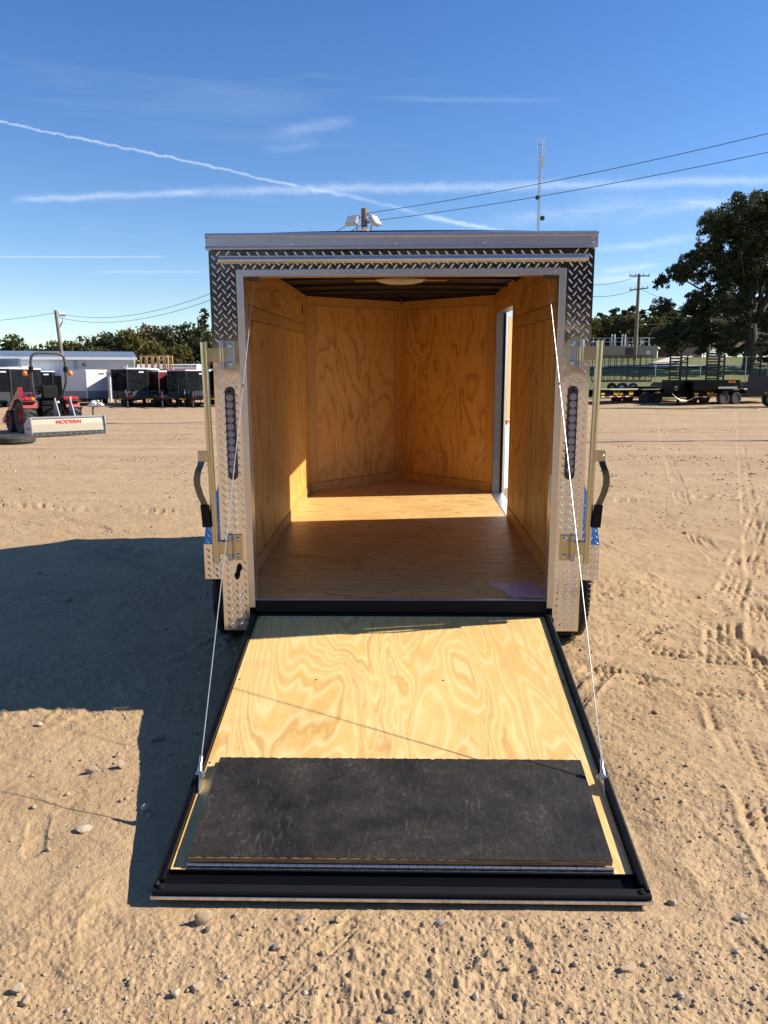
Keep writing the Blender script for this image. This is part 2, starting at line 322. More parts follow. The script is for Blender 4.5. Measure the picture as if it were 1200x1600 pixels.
# ------------------------------------------------------------------ mesh builder
class MB:
    def __init__(s): s.v = []; s.f = []
    def add(s, vs, fs):
        o = len(s.v); s.v += [tuple(x) for x in vs]; s.f += [tuple(i+o for i in f) for f in fs]; return s
    def box(s, x0, x1, y0, y1, z0, z1, mtx=None, ch=0.0):
        if ch <= 0:
            vs = [Vector((x, y, z)) for z in (z0, z1) for y in (y0, y1) for x in (x0, x1)]
            fs = [(0,2,3,1), (4,5,7,6), (0,1,5,4), (2,6,7,3), (0,4,6,2), (1,3,7,5)]
        else:   # chamfered box
            a = Vector((x0, y0, z0)); b = Vector((x1, y1, z1)); ch = min(ch, min(x1-x0, y1-y0, z1-z0)*.45); vs = []; idx = {}
            for iz in (0, 1):
                for iy in (0, 1):
                    for ix in (0, 1):
                        p = Vector((b.x if ix else a.x, b.y if iy else a.y, b.z if iz else a.z)); d = Vector((-1 if ix else 1, -1 if iy else 1, -1 if iz else 1))*ch
                        for ax in range(3):
                            q = p.copy()
                            for k in range(3):
                                if k != ax: q[k] += d[k]
                            idx[(ix, iy, iz, ax)] = len(vs); vs.append(q)
            g = lambda x, y, z, ax: idx[(x, y, z, ax)]
            fs = []
            for ax in range(3):
                o = [k for k in range(3) if k != ax]
                for sgn in (0, 1):
                    q = []
                    for (p_, r_) in ((0,0), (1,0), (1,1), (0,1)):
                        c = [0,0,0]; c[ax] = sgn; c[o[0]] = p_; c[o[1]] = r_; q.append(g(*c, ax))
                    fl = (sgn == 0) != (ax == 1); fs.append(tuple(q[::-1] if fl else q))
            for ax in range(3):       # edges parallel to ax
                o = [k for k in range(3) if k != ax]
                for p_ in (0, 1):
                    for r_ in (0, 1):
                        c0 = [0,0,0]; c0[o[0]] = p_; c0[o[1]] = r_; c1 = list(c0); c1[ax] = 1
                        q = (g(*c0, o[0]), g(*c1, o[0]), g(*c1, o[1]), g(*c0, o[1])); fl = (p_ == r_) != (ax == 1)
                        fs.append(q if fl else q[::-1])
            for iz in (0, 1):
                for iy in (0, 1):
                    for ix in (0, 1):
                        q = tuple(g(ix, iy, iz, k) for k in range(3)); fs.append(q if (ix+iy+iz) % 2 else q[::-1])
        if mtx is not None: vs = [mtx @ v for v in vs]
        return s.add(vs, fs)
    def obox(s, p0, p1, w, h, up=(0,0,1), ch=0.0):
        p0 = Vector(p0); p1 = Vector(p1); d = (p1-p0); L = d.length; d.normalize(); u = Vector(up); x = d.cross(u)
        if x.length < 1e-4: x = d.cross(Vector((1, 0, 0)))
        x.normalize(); u = x.cross(d)
        m = Matrix(((x.x, d.x, u.x, p0.x), (x.y, d.y, u.y, p0.y), (x.z, d.z, u.z, p0.z), (0,0,0,1)))
        return s.box(-w/2, w/2, 0, L, -h/2, h/2, m, ch)
    def tube(s, pts, r, n=10, caps=True, radii=None):
        pts = [Vector(p) for p in pts]; m = len(pts); vs = []; prev = None
        for i, p in enumerate(pts):
            d = (pts[min(i+1, m-1)]-pts[max(i-1, 0)]).normalized()
            if prev is None:
                a = Vector((0, 0, 1)) if abs(d.z) < .9 else Vector((1, 0, 0)); x = d.cross(a).normalized()
            else: x = (prev-d*prev.dot(d)).normalized()
            prev = x; y = d.cross(x); rr = radii[i] if radii else r
            for k in range(n):
                a = 2*math.pi*k/n; vs.append(p+x*(rr*math.cos(a))+y*(rr*math.sin(a)))
        fs = [(i*n+k, i*n+(k+1) % n, (i+1)*n+(k+1) % n, (i+1)*n+k) for i in range(m-1) for k in range(n)]
        if caps: fs += [tuple(range(n))[::-1], tuple((m-1)*n+k for k in range(n))]
        return s.add(vs, fs)
    def lathe(s, prof, n=24, mtx=None, close=False):
        """prof: (radius, axial) list; axis = local z"""
        vs = []; m = len(prof)
        for (r, z) in prof:
            for k in range(n):
                a = 2*math.pi*k/n; vs.append(Vector((r*math.cos(a), r*math.sin(a), z)))
        fs = [(i*n+k, i*n+(k+1) % n, ((i+1) % m)*n+(k+1) % n, ((i+1) % m)*n+k) for i in range(m if close else m-1) for k in range(n)]
        if not close: fs += [tuple(range(n))[::-1], tuple((m-1)*n+k for k in range(n))]
        if mtx is not None: vs = [mtx @ v for v in vs]
        return s.add(vs, fs)
    def prism(s, poly, y0, y1, axis='y', mtx=None):
        """poly of 2D points extruded along axis: 'y' -> (x,z) poly, 'x' -> (y,z) poly, 'z' -> (x,y) poly"""
        n = len(poly); vs = []
        for t in (y0, y1):
            for (a, b) in poly:
                vs.append(Vector((a, t, b)) if axis == 'y' else Vector((t, a, b)) if axis == 'x' else Vector((a, b, t)))
        if mtx is not None: vs = [mtx @ v for v in vs]
        fs = [(i, (i+1) % n, (i+1) % n+n, i+n) for i in range(n)] + [tuple(range(n))[::-1], tuple(range(n, 2*n))]
        return s.add(vs, fs)
    def ball(s, c, rx, ry=None, rz=None, n=10, m=7):
        ry = ry or rx; rz = rz or rx; c = Vector(c); vs = [c+Vector((0, 0, -rz))]
        for i in range(1, m):
            a = -math.pi/2+math.pi*i/m
            for k in range(n):
                b = 2*math.pi*k/n; vs.append(c+Vector((rx*math.cos(a)*math.cos(b), ry*math.cos(a)*math.sin(b), rz*math.sin(a))))
        vs.append(c+Vector((0, 0, rz))); fs = [(0, 1+(k+1) % n, 1+k) for k in range(n)]
        for i in range(m-2): fs += [(1+i*n+k, 1+i*n+(k+1) % n, 1+(i+1)*n+(k+1) % n, 1+(i+1)*n+k) for k in range(n)]
        fs += [(len(vs)-1, 1+(m-2)*n+k, 1+(m-2)*n+(k+1) % n) for k in range(n)]
        return s.add(vs, fs)
    def build(s, name, material, parent=None, smooth=False, T=None, bevel=0.0):
        me = bpy.data.meshes.new(name); vs = s.v
        if T is not None: vs = [tuple(T @ Vector(v)) for v in vs]
        me.from_pydata(vs, [], s.f); me.materials.append(M[material])
        import bmesh
        bm = bmesh.new(); bm.from_mesh(me); bmesh.ops.recalc_face_normals(bm, faces=bm.faces)
        if bevel: bmesh.ops.bevel(bm, geom=[e for e in bm.edges], offset=bevel, segments=2, affect='EDGES', clamp_overlap=True)
        bm.to_mesh(me); bm.free()
        if smooth:
            me.shade_smooth()
            try: me.set_sharp_from_angle(angle=R(42))
            except Exception: pass
        o = bpy.data.objects.new(name, me); col.objects.link(o)
        if parent is not None: o.parent = parent
        return o
def tag(o, label=None, cat=None, group=None, kind=None):
    for k, v in (('label', label), ('category', cat), ('group', group), ('kind', kind)):
        if v: o[k] = v
    return o
def empty(name, loc, label, cat, group=None, rz=0.0, rot=None):
    o = bpy.data.objects.new(name, None); col.objects.link(o); o.location = loc; o.empty_display_size = .1
    o.rotation_euler = rot if rot else (0, 0, rz); return tag(o, label, cat, group)
def share(src, name, parent, loc=(0,0,0), rot=(0,0,0), scale=None, label=None):
    o = bpy.data.objects.new(name, src.data); col.objects.link(o)
    if parent is not None: o.parent = parent
    o.location = loc; o.rotation_euler = rot
    if scale: o.scale = scale
    if 'kind' in src: o['kind'] = src['kind']
    if label: o['label'] = label
    return o
def copy_tree(o, parent=None):
    c = o.copy(); col.objects.link(c); c.parent = parent
    for ch in list(o.children): copy_tree(ch, c)
    return c
def text(body, size, material, parent, loc, rot, name='lettering', extrude=.002, sx=1.0):
    cu = bpy.data.curves.new(name, 'FONT'); cu.body = body; cu.size = size; cu.extrude = extrude; cu.align_x = 'CENTER'; cu.align_y = 'CENTER'; cu.offset = size*.02
    cu.materials.append(M[material]); tmp = bpy.data.objects.new(name, cu); col.objects.link(tmp)
    me = bpy.data.meshes.new_from_object(tmp.evaluated_get(bpy.context.evaluated_depsgraph_get())); bpy.data.objects.remove(tmp)
    me.materials.clear(); me.materials.append(M[material])
    o = bpy.data.objects.new(name, me); col.objects.link(o); o.parent = parent; o.location = loc; o.rotation_euler = rot; o.scale = (sx, 1, 1)
    return o
def at(px, d, z=0.0):     # a spot on the ground seen at picture column px, d metres ahead
    return Vector((d*((px-600)/1202.0-.0219), d-3.925, z))

def zat(py, d): return 1.63+d*math.tan(math.atan((800-py)/1202.0)-.17156)
def atp(px, py, d):      # exact sight line through a picture point, d metres ahead
    v = _F+_R2*((px-600)/CF)-_U2*((py-800)/CF); return CAM+v*(d/v.y)

# ================================================================== GROUND
def vnoise(x, y, seed):
    xi = np.floor(x).astype(np.int64); yi = np.floor(y).astype(np.int64); fx = x-xi; fy = y-yi
    fx = fx*fx*fx*(fx*(fx*6-15)+10); fy = fy*fy*fy*(fy*(fy*6-15)+10)
    def h(a, b):
        n = (a*374761393+b*668265263+seed*1274126177) & 0xffffffff; n = ((n ^ (n >> 13))*1274126177) & 0xffffffff
        return ((n ^ (n >> 16)) & 0xffff)/65535.0
    return (h(xi, yi)*(1-fx)+h(xi+1, yi)*fx)*(1-fy)+(h(xi, yi+1)*(1-fx)+h(xi+1, yi+1)*fx)*fy
def far_rise(x, y):
    d = y+3.925
    t = np.interp(d, [0, 46, 52, 60, 70, 80, 100, 130, 200, 600], [0, 0, .12, .62, 1.65, 2.6, 4.1, 4.9, 5.5, 6.0])
    s = np.clip((x/np.maximum(d, 1)-.10)/.10, 0, 1); return t*s*s*(3-2*s)
def track(x, y, path, width, pitch, depth, seed, ribs=4):
    """tyre print along a polyline path"""
    best = np.full(x.shape, 1e9); along = np.zeros(x.shape); lat = np.zeros(x.shape); acc = 0.0
    for (a, b) in zip(path[:-1], path[1:]):
        ax, ay = a; bx, by = b; L = math.hypot(bx-ax, by-ay); ux, uy = (bx-ax)/L, (by-ay)/L
        t = np.clip((x-ax)*ux+(y-ay)*uy, 0, L); px = ax+ux*t; py = ay+uy*t; dd = np.hypot(x-px, y-py); m = dd < best
        best = np.where(m, dd, best); along = np.where(m, acc+t, along); lat = np.where(m, (x-px)*(-uy)+(y-py)*ux, lat); acc += L
    u = lat/width; inside = np.clip((1-np.abs(u))*8, 0, 1)
    rib = np.clip(np.cos(u*math.pi*ribs)*3+.8, -1, 1); blk = np.clip(np.sin((along+np.abs(lat)*.7)*2*math.pi/pitch)*2.5+.5, -1, 1)
    x0_ = x; wear = np.clip(vnoise(x0_*2.3, y*2.3, seed)*1.9-.55, 0, 1); edge = np.exp(-((np.abs(u)-1.12)/.13)**2)*.7
    wear = wear*np.clip(vnoise(x*11+3, y*9, seed+50)*2.2-.35, 0, 1)
    return depth*1.0*wear*(inside*(-.75+.65*np.minimum(rib, blk))+edge)
def footprint(x, y, cx, cy, ang, seed):
    c, s = math.cos(ang), math.sin(ang); u = (x-cx)*c+(y-cy)*s; v = -(x-cx)*s+(y-cy)*c
    w = .048-.012*np.cos(u*18); r = np.sqrt((u/.145)**2+(v/w)**2); ins = np.clip((1.05-r)*6, 0, 1)
    pat = np.sign(np.sin(u*2*math.pi/.021+np.abs(v)*60))
    return (-.006*ins+.0013*ins*pat+.0014*np.exp(-((r-1.15)/.14)**2))*np.clip(vnoise(x*14, y*12, 90+seed)*2.4-.5, 0, 1)
def gh(x, y):
    x = np.asarray(x, float); y = np.asarray(y, float); d = np.hypot(x, y+3.9)
    near = np.clip((14-d)/8, 0, 1); vn = np.clip((9-d)/5, 0, 1); rgh = .30+1.25*np.clip(vnoise(x*.8+9, y*1.4, 61)*1.6-.3, 0, 1)*(.55+.9*vnoise(x*4, y*5, 62)); near = near*np.clip(rgh, .25, 1.05); vn = vn*np.clip(rgh, .35, 1.0)
    h = (vnoise(x*.5, y*.5, 1)-.5)*.035+(vnoise(x*1.7, y*1.9, 2)-.5)*.022
    h = h+(vnoise(x*5.1+y*1.1, y*6.3, 3)-.5)*.011
    r1 = 1-np.abs(vnoise(x*9+y*2, y*14-x*2, 4)*2-1); h = h+near*r1*r1*.006*(.4+vnoise(x*1.3, y*1.3, 9))
    h = h+near*(vnoise(x*15+y*4, y*29-x*3, 5)-.5)*.0040+vn*(vnoise(x*52, y*57, 6)-.5)*.0034+vn*(vnoise(x*113+y*9, y*127-x*7, 7)-.5)*.0052
    cl = vnoise(x*31, y*33, 8); pm = np.clip(vnoise(x*1.1, y*1.1, 10)*2.4-1.0, 0, 1); h = h+near*np.clip(cl-.70, 0, 1)*.06*pm
    cl = vnoise(x*70, y*71, 18); h = h+vn*np.clip(cl-.76, 0, 1)*.030*(.3+pm)
    h = h+track(x, y, [(1.10,-4.2), (1.22,-2.6), (1.36,-1.4), (1.62,-.3), (2.2,1.2), (3.4,3.5)], .115, .052, .016, 21)
    h = h+track(x, y, [(1.48,-4.2), (1.56,-2.4), (1.72,-1.1), (2.1,.3), (2.9,2.2)], .10, .047, .013, 22)
    h = h+track(x, y, [(1.95,-3.6), (1.98,-1.6), (2.05,.5), (2.0,3.0), (1.7,7.0)], .085, .045, .013, 31)
    h = h+track(x, y, [(2.35,-3.6), (2.32,-1.2), (2.5,1.0), (3.2,4.5), (4.6,9.0)], .10, .055, .013, 32)
    h = h+track(x, y, [(-1.9,-3.0), (-2.0,-1.9), (-1.7,-1.0)], .09, .05, .007, 33)
    h = h+track(x, y, [(1.05,.1), (1.6,.95), (2.9,1.7), (4.8,2.0)], .09, .05, .013, 34, 3)
    h = h+track(x, y, [(.75,1.15), (1.5,.55), (2.5,.15), (4.2,-.25)], .10, .05, .015, 23, 3)
    h = h+track(x, y, [(.8,.45), (1.4,-.05), (2.2,-.35), (4.0,-.9)], .09, .05, .014, 24, 3)
    h = h+track(x, y, [(1.0,-.3), (1.5,-.75), (1.35,-1.25)], .07, .03, .008, 25)
    h = h+track(x, y, [(-5.0,6.0), (-2.4,5.4), (2.4,6.2), (7,7.2)], .14, .07, .02, 26)
    h = h+track(x, y, [(-6.0,-.6), (-3.2,-1.4), (-1.6,-1.9), (-.9,-2.6)], .08, .05, .006, 27)
    for (cx, cy, a, sd_) in ((.30,-2.12,1.2,1), (-.13,-2.16,.2,2), (.92,-2.30,1.4,3), (-1.33,-1.38,1.9,4), (-1.22,-2.02,.5,5), (-.62,-2.35,.6,6), (1.18,-.98,.2,7), (1.02,-2.0,1.7,8), (-1.75,-1.75,2.4,9), (1.95,-1.45,1.2,10)):
        h = h+footprint(x, y, cx, cy, a, sd_)
    # keep the strip under the ramp and wheels flat and low
    k = np.clip((.98-np.abs(x))/.12, 0, 1)*np.clip((y+1.84)/.08, 0, 1)*np.clip((6-y)/1, 0, 1)
    h = h*(1-.75*k)-.012*k
    return h+far_rise(x, y)
def ghz(x, y): return float(gh(np.array([x]), np.array([y]))[0])
H0 = 1.63
phi = np.arange(R(46), R(1.9), -.0013); rr = H0/np.tan(phi)
rr = np.concatenate([[.02, .6, 1.1], rr, np.array([56, 64, 72, 82, 94, 110, 140, 190, 280, 450, 800, 1400])]); rr = rr[np.concatenate([[True], np.diff(rr) > 0])]
ang = np.concatenate([np.arange(-1.1, -.60, .006), np.arange(-.60, .60, .00165), np.arange(.60, 1.1, .006), np.arange(1.1, 2*math.pi-1.1, .03)])
A, RR = np.meshgrid(ang-.022*0, rr); X = RR*np.sin(A); Y = RR*np.cos(A)-3.92; Z = gh(X, Y)
nr, na = X.shape
me = bpy.data.meshes.new('ground'); nv = nr*na
me.vertices.add(nv); me.vertices.foreach_set('co', np.stack([X, Y, Z], -1).astype(np.float32).ravel())
i = np.arange(nr-1)[:, None]; j = np.arange(na)[None, :]; jn = (j+1) % na
q = np.stack([i*na+j, i*na+jn, (i+1)*na+jn, (i+1)*na+j], -1).reshape(-1, 4)[:, ::-1]
nf = len(q); me.loops.add(nf*4); me.loops.foreach_set('vertex_index', q.astype(np.int32).ravel())
me.polygons.add(nf); me.polygons.foreach_set('loop_start', (np.arange(nf)*4).astype(np.int32))
me.update(calc_edges=True); me.polygons.foreach_set('use_smooth', np.ones(nf, bool)); me.materials.append(M['dirt'])
g = bpy.data.objects.new('ground', me); col.objects.link(g); tag(g, 'tan dirt and gravel yard with tyre tracks', kind='structure')

def sheet(name, pts_fn, nu, nv_, material, dz, label):
    mb = MB()
    for a in range(nu+1):
        for b in range(nv_+1):
            x, y = pts_fn(a/nu, b/nv_); mb.v.append((x, y, float(gh(np.array([x]), np.array([y]))[0])+dz))
    mb.f = [(a*(nv_+1)+b, (a+1)*(nv_+1)+b, (a+1)*(nv_+1)+b+1, a*(nv_+1)+b+1) for a in range(nu) for b in range(nv_)]
    o = mb.build(name, material, smooth=True); return tag(o, label, kind='structure')
def wedge(px0, px1, d0, d1):
    def f(u, v):
        d = d0*(d1/d0)**v; p = at(px0+(px1-px0)*u, d); return p.x+.25*math.sin(p.x*1.3)*(v < .01), p.y+(.8*math.sin(p.x*.9)+.5*math.sin(p.x*2.7) if v < .01 else 0)
    return f
sheet('grass_field', wedge(880, 2300, 53.5, 420), 90, 46, 'grass', .05, 'green mown field rising beyond the trailers on the right')
sheet('road', wedge(880, 1900, 79.5, 82.5), 60, 3, 'road_grey', .16, 'pale road crossing the green field')
def walk(u, v):
    a = at(1018, 83); b = at(1052, 101); c = a.lerp(b, v); return c.x+u*2.6-1.3+v*.6, c.y
sheet('path', walk, 4, 16, 'sidewalk', .26, 'pale concrete path climbing the green slope')
# weedy strip in front of the flatbeds
def strip(u, v): p = at(925+250*u, 41.5+1.6*v+.5*math.sin(u*9)); return p.x, p.y
sheet('grass_strip', strip, 40, 3, 'grass', .02, 'thin weedy strip of grass in the gravel before the flatbeds')

# ------------------------------------------------------------------ stones
def ico(sub):
    import bmesh
    bm = bmesh.new(); bmesh.ops.create_icosphere(bm, subdivisions=sub, radius=1.0); bm.verts.ensure_lookup_table()
    v = np.array([x.co[:] for x in bm.verts]); f = np.array([[y.index for y in x.verts] for x in bm.faces]); bm.free(); return v, f
IV1, IF1 = ico(1); IV2, IF2 = ico(3)
def rocks_mesh(name, cx, cy, sz, sink):
    n = len(cx); zz = gh(cx, cy)
    a = rng.uniform(0, 6.28, n); sc = rng.uniform(.6, 1.25, (n, 3))*sz[:, None]; sc[:, 2] *= .72
    base = IV1[None]*(1+rng.uniform(-.24, .24, (n, len(IV1), 1))); v = base*sc[:, None, :]
    c, s = np.cos(a)[:, None], np.sin(a)[:, None]; x = v[..., 0]*c-v[..., 1]*s; y = v[..., 0]*s+v[..., 1]*c
    P = np.stack([x+cx[:, None], y+cy[:, None], v[..., 2]+(zz+sz*sink)[:, None]], -1).reshape(-1, 3)
    F = (IF1[None]+(np.arange(n)*len(IV1))[:, None, None]).reshape(-1, 3)
    me = bpy.data.meshes.new(name); me.vertices.add(len(P)); me.vertices.foreach_set('co', P.astype(np.float32).ravel())
    me.loops.add(len(F)*3); me.loops.foreach_set('vertex_index', F.astype(np.int32).ravel()); me.polygons.add(len(F)); me.polygons.foreach_set('loop_start', (np.arange(len(F))*3).astype(np.int32))
    me.update(calc_edges=True); me.materials.append(M['stone']); o = bpy.data.objects.new(name, me); col.objects.link(o); return o
N = 27000
d = 1.5+16*rng.random(N)**2.0; a = rng.uniform(-.60, .60, N); cx = d*np.sin(a); cy = d*np.cos(a)-3.92
clump = vnoise(cx*1.2, cy*1.2, 33)*.7+vnoise(cx*4, cy*4, 34)*.5
keep = (rng.random(N) < np.clip(clump*1.9-.55, .08, 1)) & ~((np.abs(cx) < .92) & (cy > -1.80) & (cy < 4.3))
cx, cy, d = cx[keep], cy[keep], d[keep]
sz = np.exp(rng.normal(-5.78, .52, len(cx)))*(1+np.clip(d-4, 0, 12)*.16); sz = np.clip(sz, .0013, .026)
tag(rocks_mesh('gravel', cx, cy, sz, .25), 'loose pebbles and dirt clods scattered over the yard', kind='stuff')
N = 9000
cx = rng.uniform(-9, 11, N); cy = rng.uniform(9, 21, N); k = vnoise(cx*.35, cy*.9, 41)*vnoise(cx*1.6, cy*3.2, 42) > .33; cx, cy = cx[k], cy[k]
tag(rocks_mesh('gravel', cx, cy, rng.uniform(.008, .032, len(cx)), .1), 'coarser gravel streaks in the yard beyond the trailer', kind='stuff')
def big_rock(x, y, r, sx, sy, sz_, rz, label, group=None):
    v = IV2.copy(); sd_ = rng.integers(1000)
    q = v*1.6; n = vnoise(q[:, 0]+q[:, 2]*1.3+50, q[:, 1]-q[:, 2]*.7+50, int(sd_))+.5*vnoise(q[:, 0]*2.3+q[:, 2]*2+50, q[:, 1]*2.3+50, int(sd_)+1)
    v = v*(.70+.46*n)[:, None]
    for _ in range(14):     # planar chips
        w = rng.normal(size=3); w /= np.linalg.norm(w); k = v@w; cut = .62; m = k > cut; v[m] -= np.outer(k[m]-cut, w)
    mb = MB(); mb.v = [tuple(p) for p in (v*np.array([sx, sy, sz_])*r)]; mb.f = [tuple(f) for f in IF2]
    o = mb.build('rock', 'stone', smooth=True); o.location = (x, y, ghz(x, y)+r*sz_*.45); o.rotation_euler = (rng.uniform(-.3, .3), rng.uniform(-.3, .3), rz)
    return tag(o, label, 'rock', group)
G1 = 'palm sized rocks lying on the dirt'
for args in ((-.60,-1.84,.030,1.15,.85,.95,.3,'largest grey rock beside the front left corner of the lowered ramp'),
             (-.575,-1.875,.014,1.1,.9,.8,1.0,'small pale stone touching the near side of the grey rock by the ramp corner'),
             (-.30,-1.835,.020,1.2,.9,.7,.2,'flat pale stone just before the ramp edge, left of centre'),
             (-.275,-1.865,.013,1,1,.8,.8,'little stone right beside the flat pale stone before the ramp edge'),
             (-.19,-1.835,.017,1,1,.9,1.9,'rounded tan stone before the ramp edge, right of the flat pale one'),
             (-.36,-1.95,.017,1.0,.9,.9,.5,'pale stone with a long shadow a hand below the ramp edge'),
             (-.32,-1.98,.012,1.0,.9,.9,.9,'small brown stone close right of the pale stone with a long shadow'),
             (-.55,-2.10,.020,1.4,.9,.7,.4,'long pale rock of the small cluster near the lower left'),
             (-.60,-2.13,.015,1,.9,.8,1.4,'roundish rock on the left of the small cluster near the lower left'),
             (.12,-1.85,.019,1.5,.9,.7,.1,'wide flat rock below the middle of the ramp edge'),
             (.30,-2.03,.010,1,1,.8,.3,'small stone below the ramp, by the middle footprint'),
             (-.98,-1.22,.022,1.1,1,.9,.8,'brown round rock at the edge of the ramp shadow on the left'),
             (-1.30,-.93,.026,1.2,.9,.9,.4,'pale rock casting a long shadow left of the ramp shadow'),
             (-1.19,-.90,.024,1,.9,1.0,2.0,'pointed pale rock right next to the one with a long shadow'),
             (-1.24,-.80,.017,1,.9,.9,1.0,'small rock just above the pair left of the ramp shadow'),
             (-1.11,-.62,.024,1.5,.8,.7,.6,'long flat rock nearest the trailer shadow on the left'),
             (-1.72,-.52,.020,1.2,.9,.8,.2,'dark small rock close to the trailer shadow near the left edge'),
             (-1.17,-1.36,.028,1.3,.9,.5,.2,'half buried flat rock by the cable shadow on the left'),
             (-1.03,-2.12,.017,1.4,1,.8,.5,'left rock of the pair in the lower left corner'),
             (-.99,-2.16,.017,1.2,1,.9,2.2,'right rock of the pair in the lower left corner'),
             (1.04,-1.80,.020,1.4,.9,.7,.3,'grey rock at the right by the tyre track'),
             (.86,-1.72,.017,1.2,1,.8,.5,'tan rock just right of the ramp corner'),
             (.63,-2.02,.020,1.7,.9,.6,.1,'long pale rock at the lower right by the footprint'),
             (.20,-2.13,.012,1,1,.9,.5,'small pale stone near the bottom, right of centre'),
             (1.25,-.35,.018,1.3,.9,.7,.3,'small pale rock between the tyre tracks on the right')):
    big_rock(*args, group=G1)

# ================================================================== THE CARGO TRAILER
TILT = .0262
trailer = empty('cargo_trailer', (0, 0, .35), 'open enclosed cargo trailer with tread plate corners, plywood lining and lowered rear ramp', 'cargo trailer', rot=(TILT, 0, 0))
TM = Matrix.Translation((0, 0, -.35))
TW = (Matrix.Translation((0, 0, .35)) @ Matrix.Rotation(TILT, 4, 'X')).inverted()    # world -> trailer child space
def T(mb, name, material, parent=None, smooth=False, bevel=0.0, label=None, kind=None, w=None):
    o = mb.build(name, material, parent or trailer, smooth, T=w if w is not None else TM, bevel=bevel)
    return tag(o, label, kind=kind)
WX, WI, ZF, ZC, YC, YN = .925, .862, .479, 2.286, 3.328, 4.14
# --- floor sheets
T(MB().box(-WI, WI, -.004, .022, ZF-.022, ZF+.003, ch=.002), 'threshold', 'aluminium')
for (y0, y1) in ((.024, 1.18), (1.183, 2.40)): T(MB().box(-WI-.01, WI+.01, y0, y1, ZF-.02, ZF, ch=.0012), 'floor_panel', 'ply_floor')
T(MB().prism([(-WI-.01, 2.403), (WI+.01, 2.403), (WI+.01, YC+.01), (0, YN+.02), (-WI-.01, YC+.01)], ZF-.02, ZF, 'z'), 'floor_panel', 'ply_floor')
# --- screws in the floor
def screws(pts, name, parent, r=.004, up='z', material='steel', w=None, h=.0015):
    src = None
    for p in pts:
        mb = MB(); m = Matrix.Translation(p) @ {'z': Matrix.Identity(4), 'y': Matrix.Rotation(R(90), 4, 'X'), 'x': Matrix.Rotation(R(90), 4, 'Y')}[up]
        if src is None:
            mb.lathe([(r, -.001), (r, h*.5), (r*.7, h)], 10, m.to_3x3().to_4x4()); src = mb.build(name, material, parent, True)
            src.location = ((w if w is not None else TM) @ Vector(p)); 
        else: share(src, name, parent, (w if w is not None else TM) @ Vector(p))
    return src
# --- side walls: recessed veneer panels between slightly proud boards
tt = .006
def yz(mb, sx, y0, y1, z0, z1, t): return mb.box(*sorted((sx*WI, sx*(WI-t))), y0, y1, z0, z1, ch=.001)
for sx, pk in ((-1, 'ply_left'), (1, 'ply_right')):
    wall_end = YC if sx < 0 else 2.20
    b = sorted((sx*WI, sx*(WI+.012)))
    o = T(MB().box(*b, .05, wall_end, ZF, ZC+.03), 'wall_backing', 'seam_dark')
    T(yz(MB(), sx, .464, wall_end-(.099 if sx < 0 else .054), ZF+.089, 1.946, .004), 'wall_panel', pk)
    T(yz(MB(), sx, .05, .46, 2.03, ZC, tt), 'wall_board', 'ply_trim'); T(yz(MB(), sx, .05, .46, ZF, 1.945, tt), 'wall_board', 'ply_trim')
    T(yz(MB(), sx, .05, wall_end-(.10 if sx < 0 else .05), 1.95, 2.026, tt+.001), 'wall_board', 'ply_trim')
    T(yz(MB(), sx, .468, wall_end-(.10 if sx < 0 else .05), 2.031, 2.262, .004), 'upper_panel', 'ply_upper')
    T(yz(MB(), sx, .05, wall_end, 2.266, ZC, tt), 'wall_board', 'ply_trim')
    T(yz(MB(), sx, .47, wall_end-(.003 if sx < 0 else 0), ZF, ZF+.085, tt+.002), 'kick_board', 'ply_trim')
    if sx < 0: T(yz(MB(), sx, YC-.095, YC-.002, ZF+.087, 2.264, tt), 'wall_board', 'ply_trim')
    else:
        T(yz(MB(), sx, 2.15, 2.198, ZF+.087, 2.264, tt), 'wall_board', 'ply_trim')
        T(MB().box(*b, 2.20, YC, 2.13, ZC+.03), 'wall_panel', 'ply_upper'); T(MB().box(*b, 3.27, YC, ZF, 2.13), 'wall_panel', 'ply_trim')
        T(yz(MB(), sx, 2.20, YC, 2.20, 2.264, tt), 'wall_board', 'ply_trim'); T(yz(MB(), sx, 3.275, YC-.002, ZF, 2.196, tt), 'wall_board', 'ply_trim')
    # outer skin with thickness
    T(MB().box(*sorted((sx*(WX-.012), sx*WX)), .02, wall_end, .34, 2.262), 'side_panel', 'dark_grey')
    if sx > 0:
        T(MB().box(WX-.012, WX, 3.27, YC+.02, .34, 2.262), 'side_panel', 'dark_grey'); T(MB().box(WX-.012, WX, 2.20, 3.27, 2.15, 2.262), 'side_panel', 'dark_grey'); T(MB().box(WX-.012, WX, 2.20, 3.27, .34, .46), 'side_panel', 'dark_grey')
    T(MB().box(*sorted((sx*.875, sx*(WX+.006))), .0, YC, 2.262, 2.325, ch=.006), 'roof_rail', 'aluminium')
# knot holes in the veneer: torn dark slots with a raised lip
def knot(y, z, w, h, sx=-1, parent=None):
    mb = MB(); pts = []
    for k in range(16):
        a = 2*math.pi*k/16; rr_ = 1+.25*math.sin(3*a+y)+.12*math.sin(7*a); pts.append((y+w*math.cos(a)*rr_, z+h*math.sin(a)*rr_))
    mb.prism(pts, *sorted((sx*(WI-.0045), sx*(WI-.0065))), axis='x'); return T(mb, 'knot_hole', 'black_matte', parent)
knot(3.02, 2.15, .028, .050)
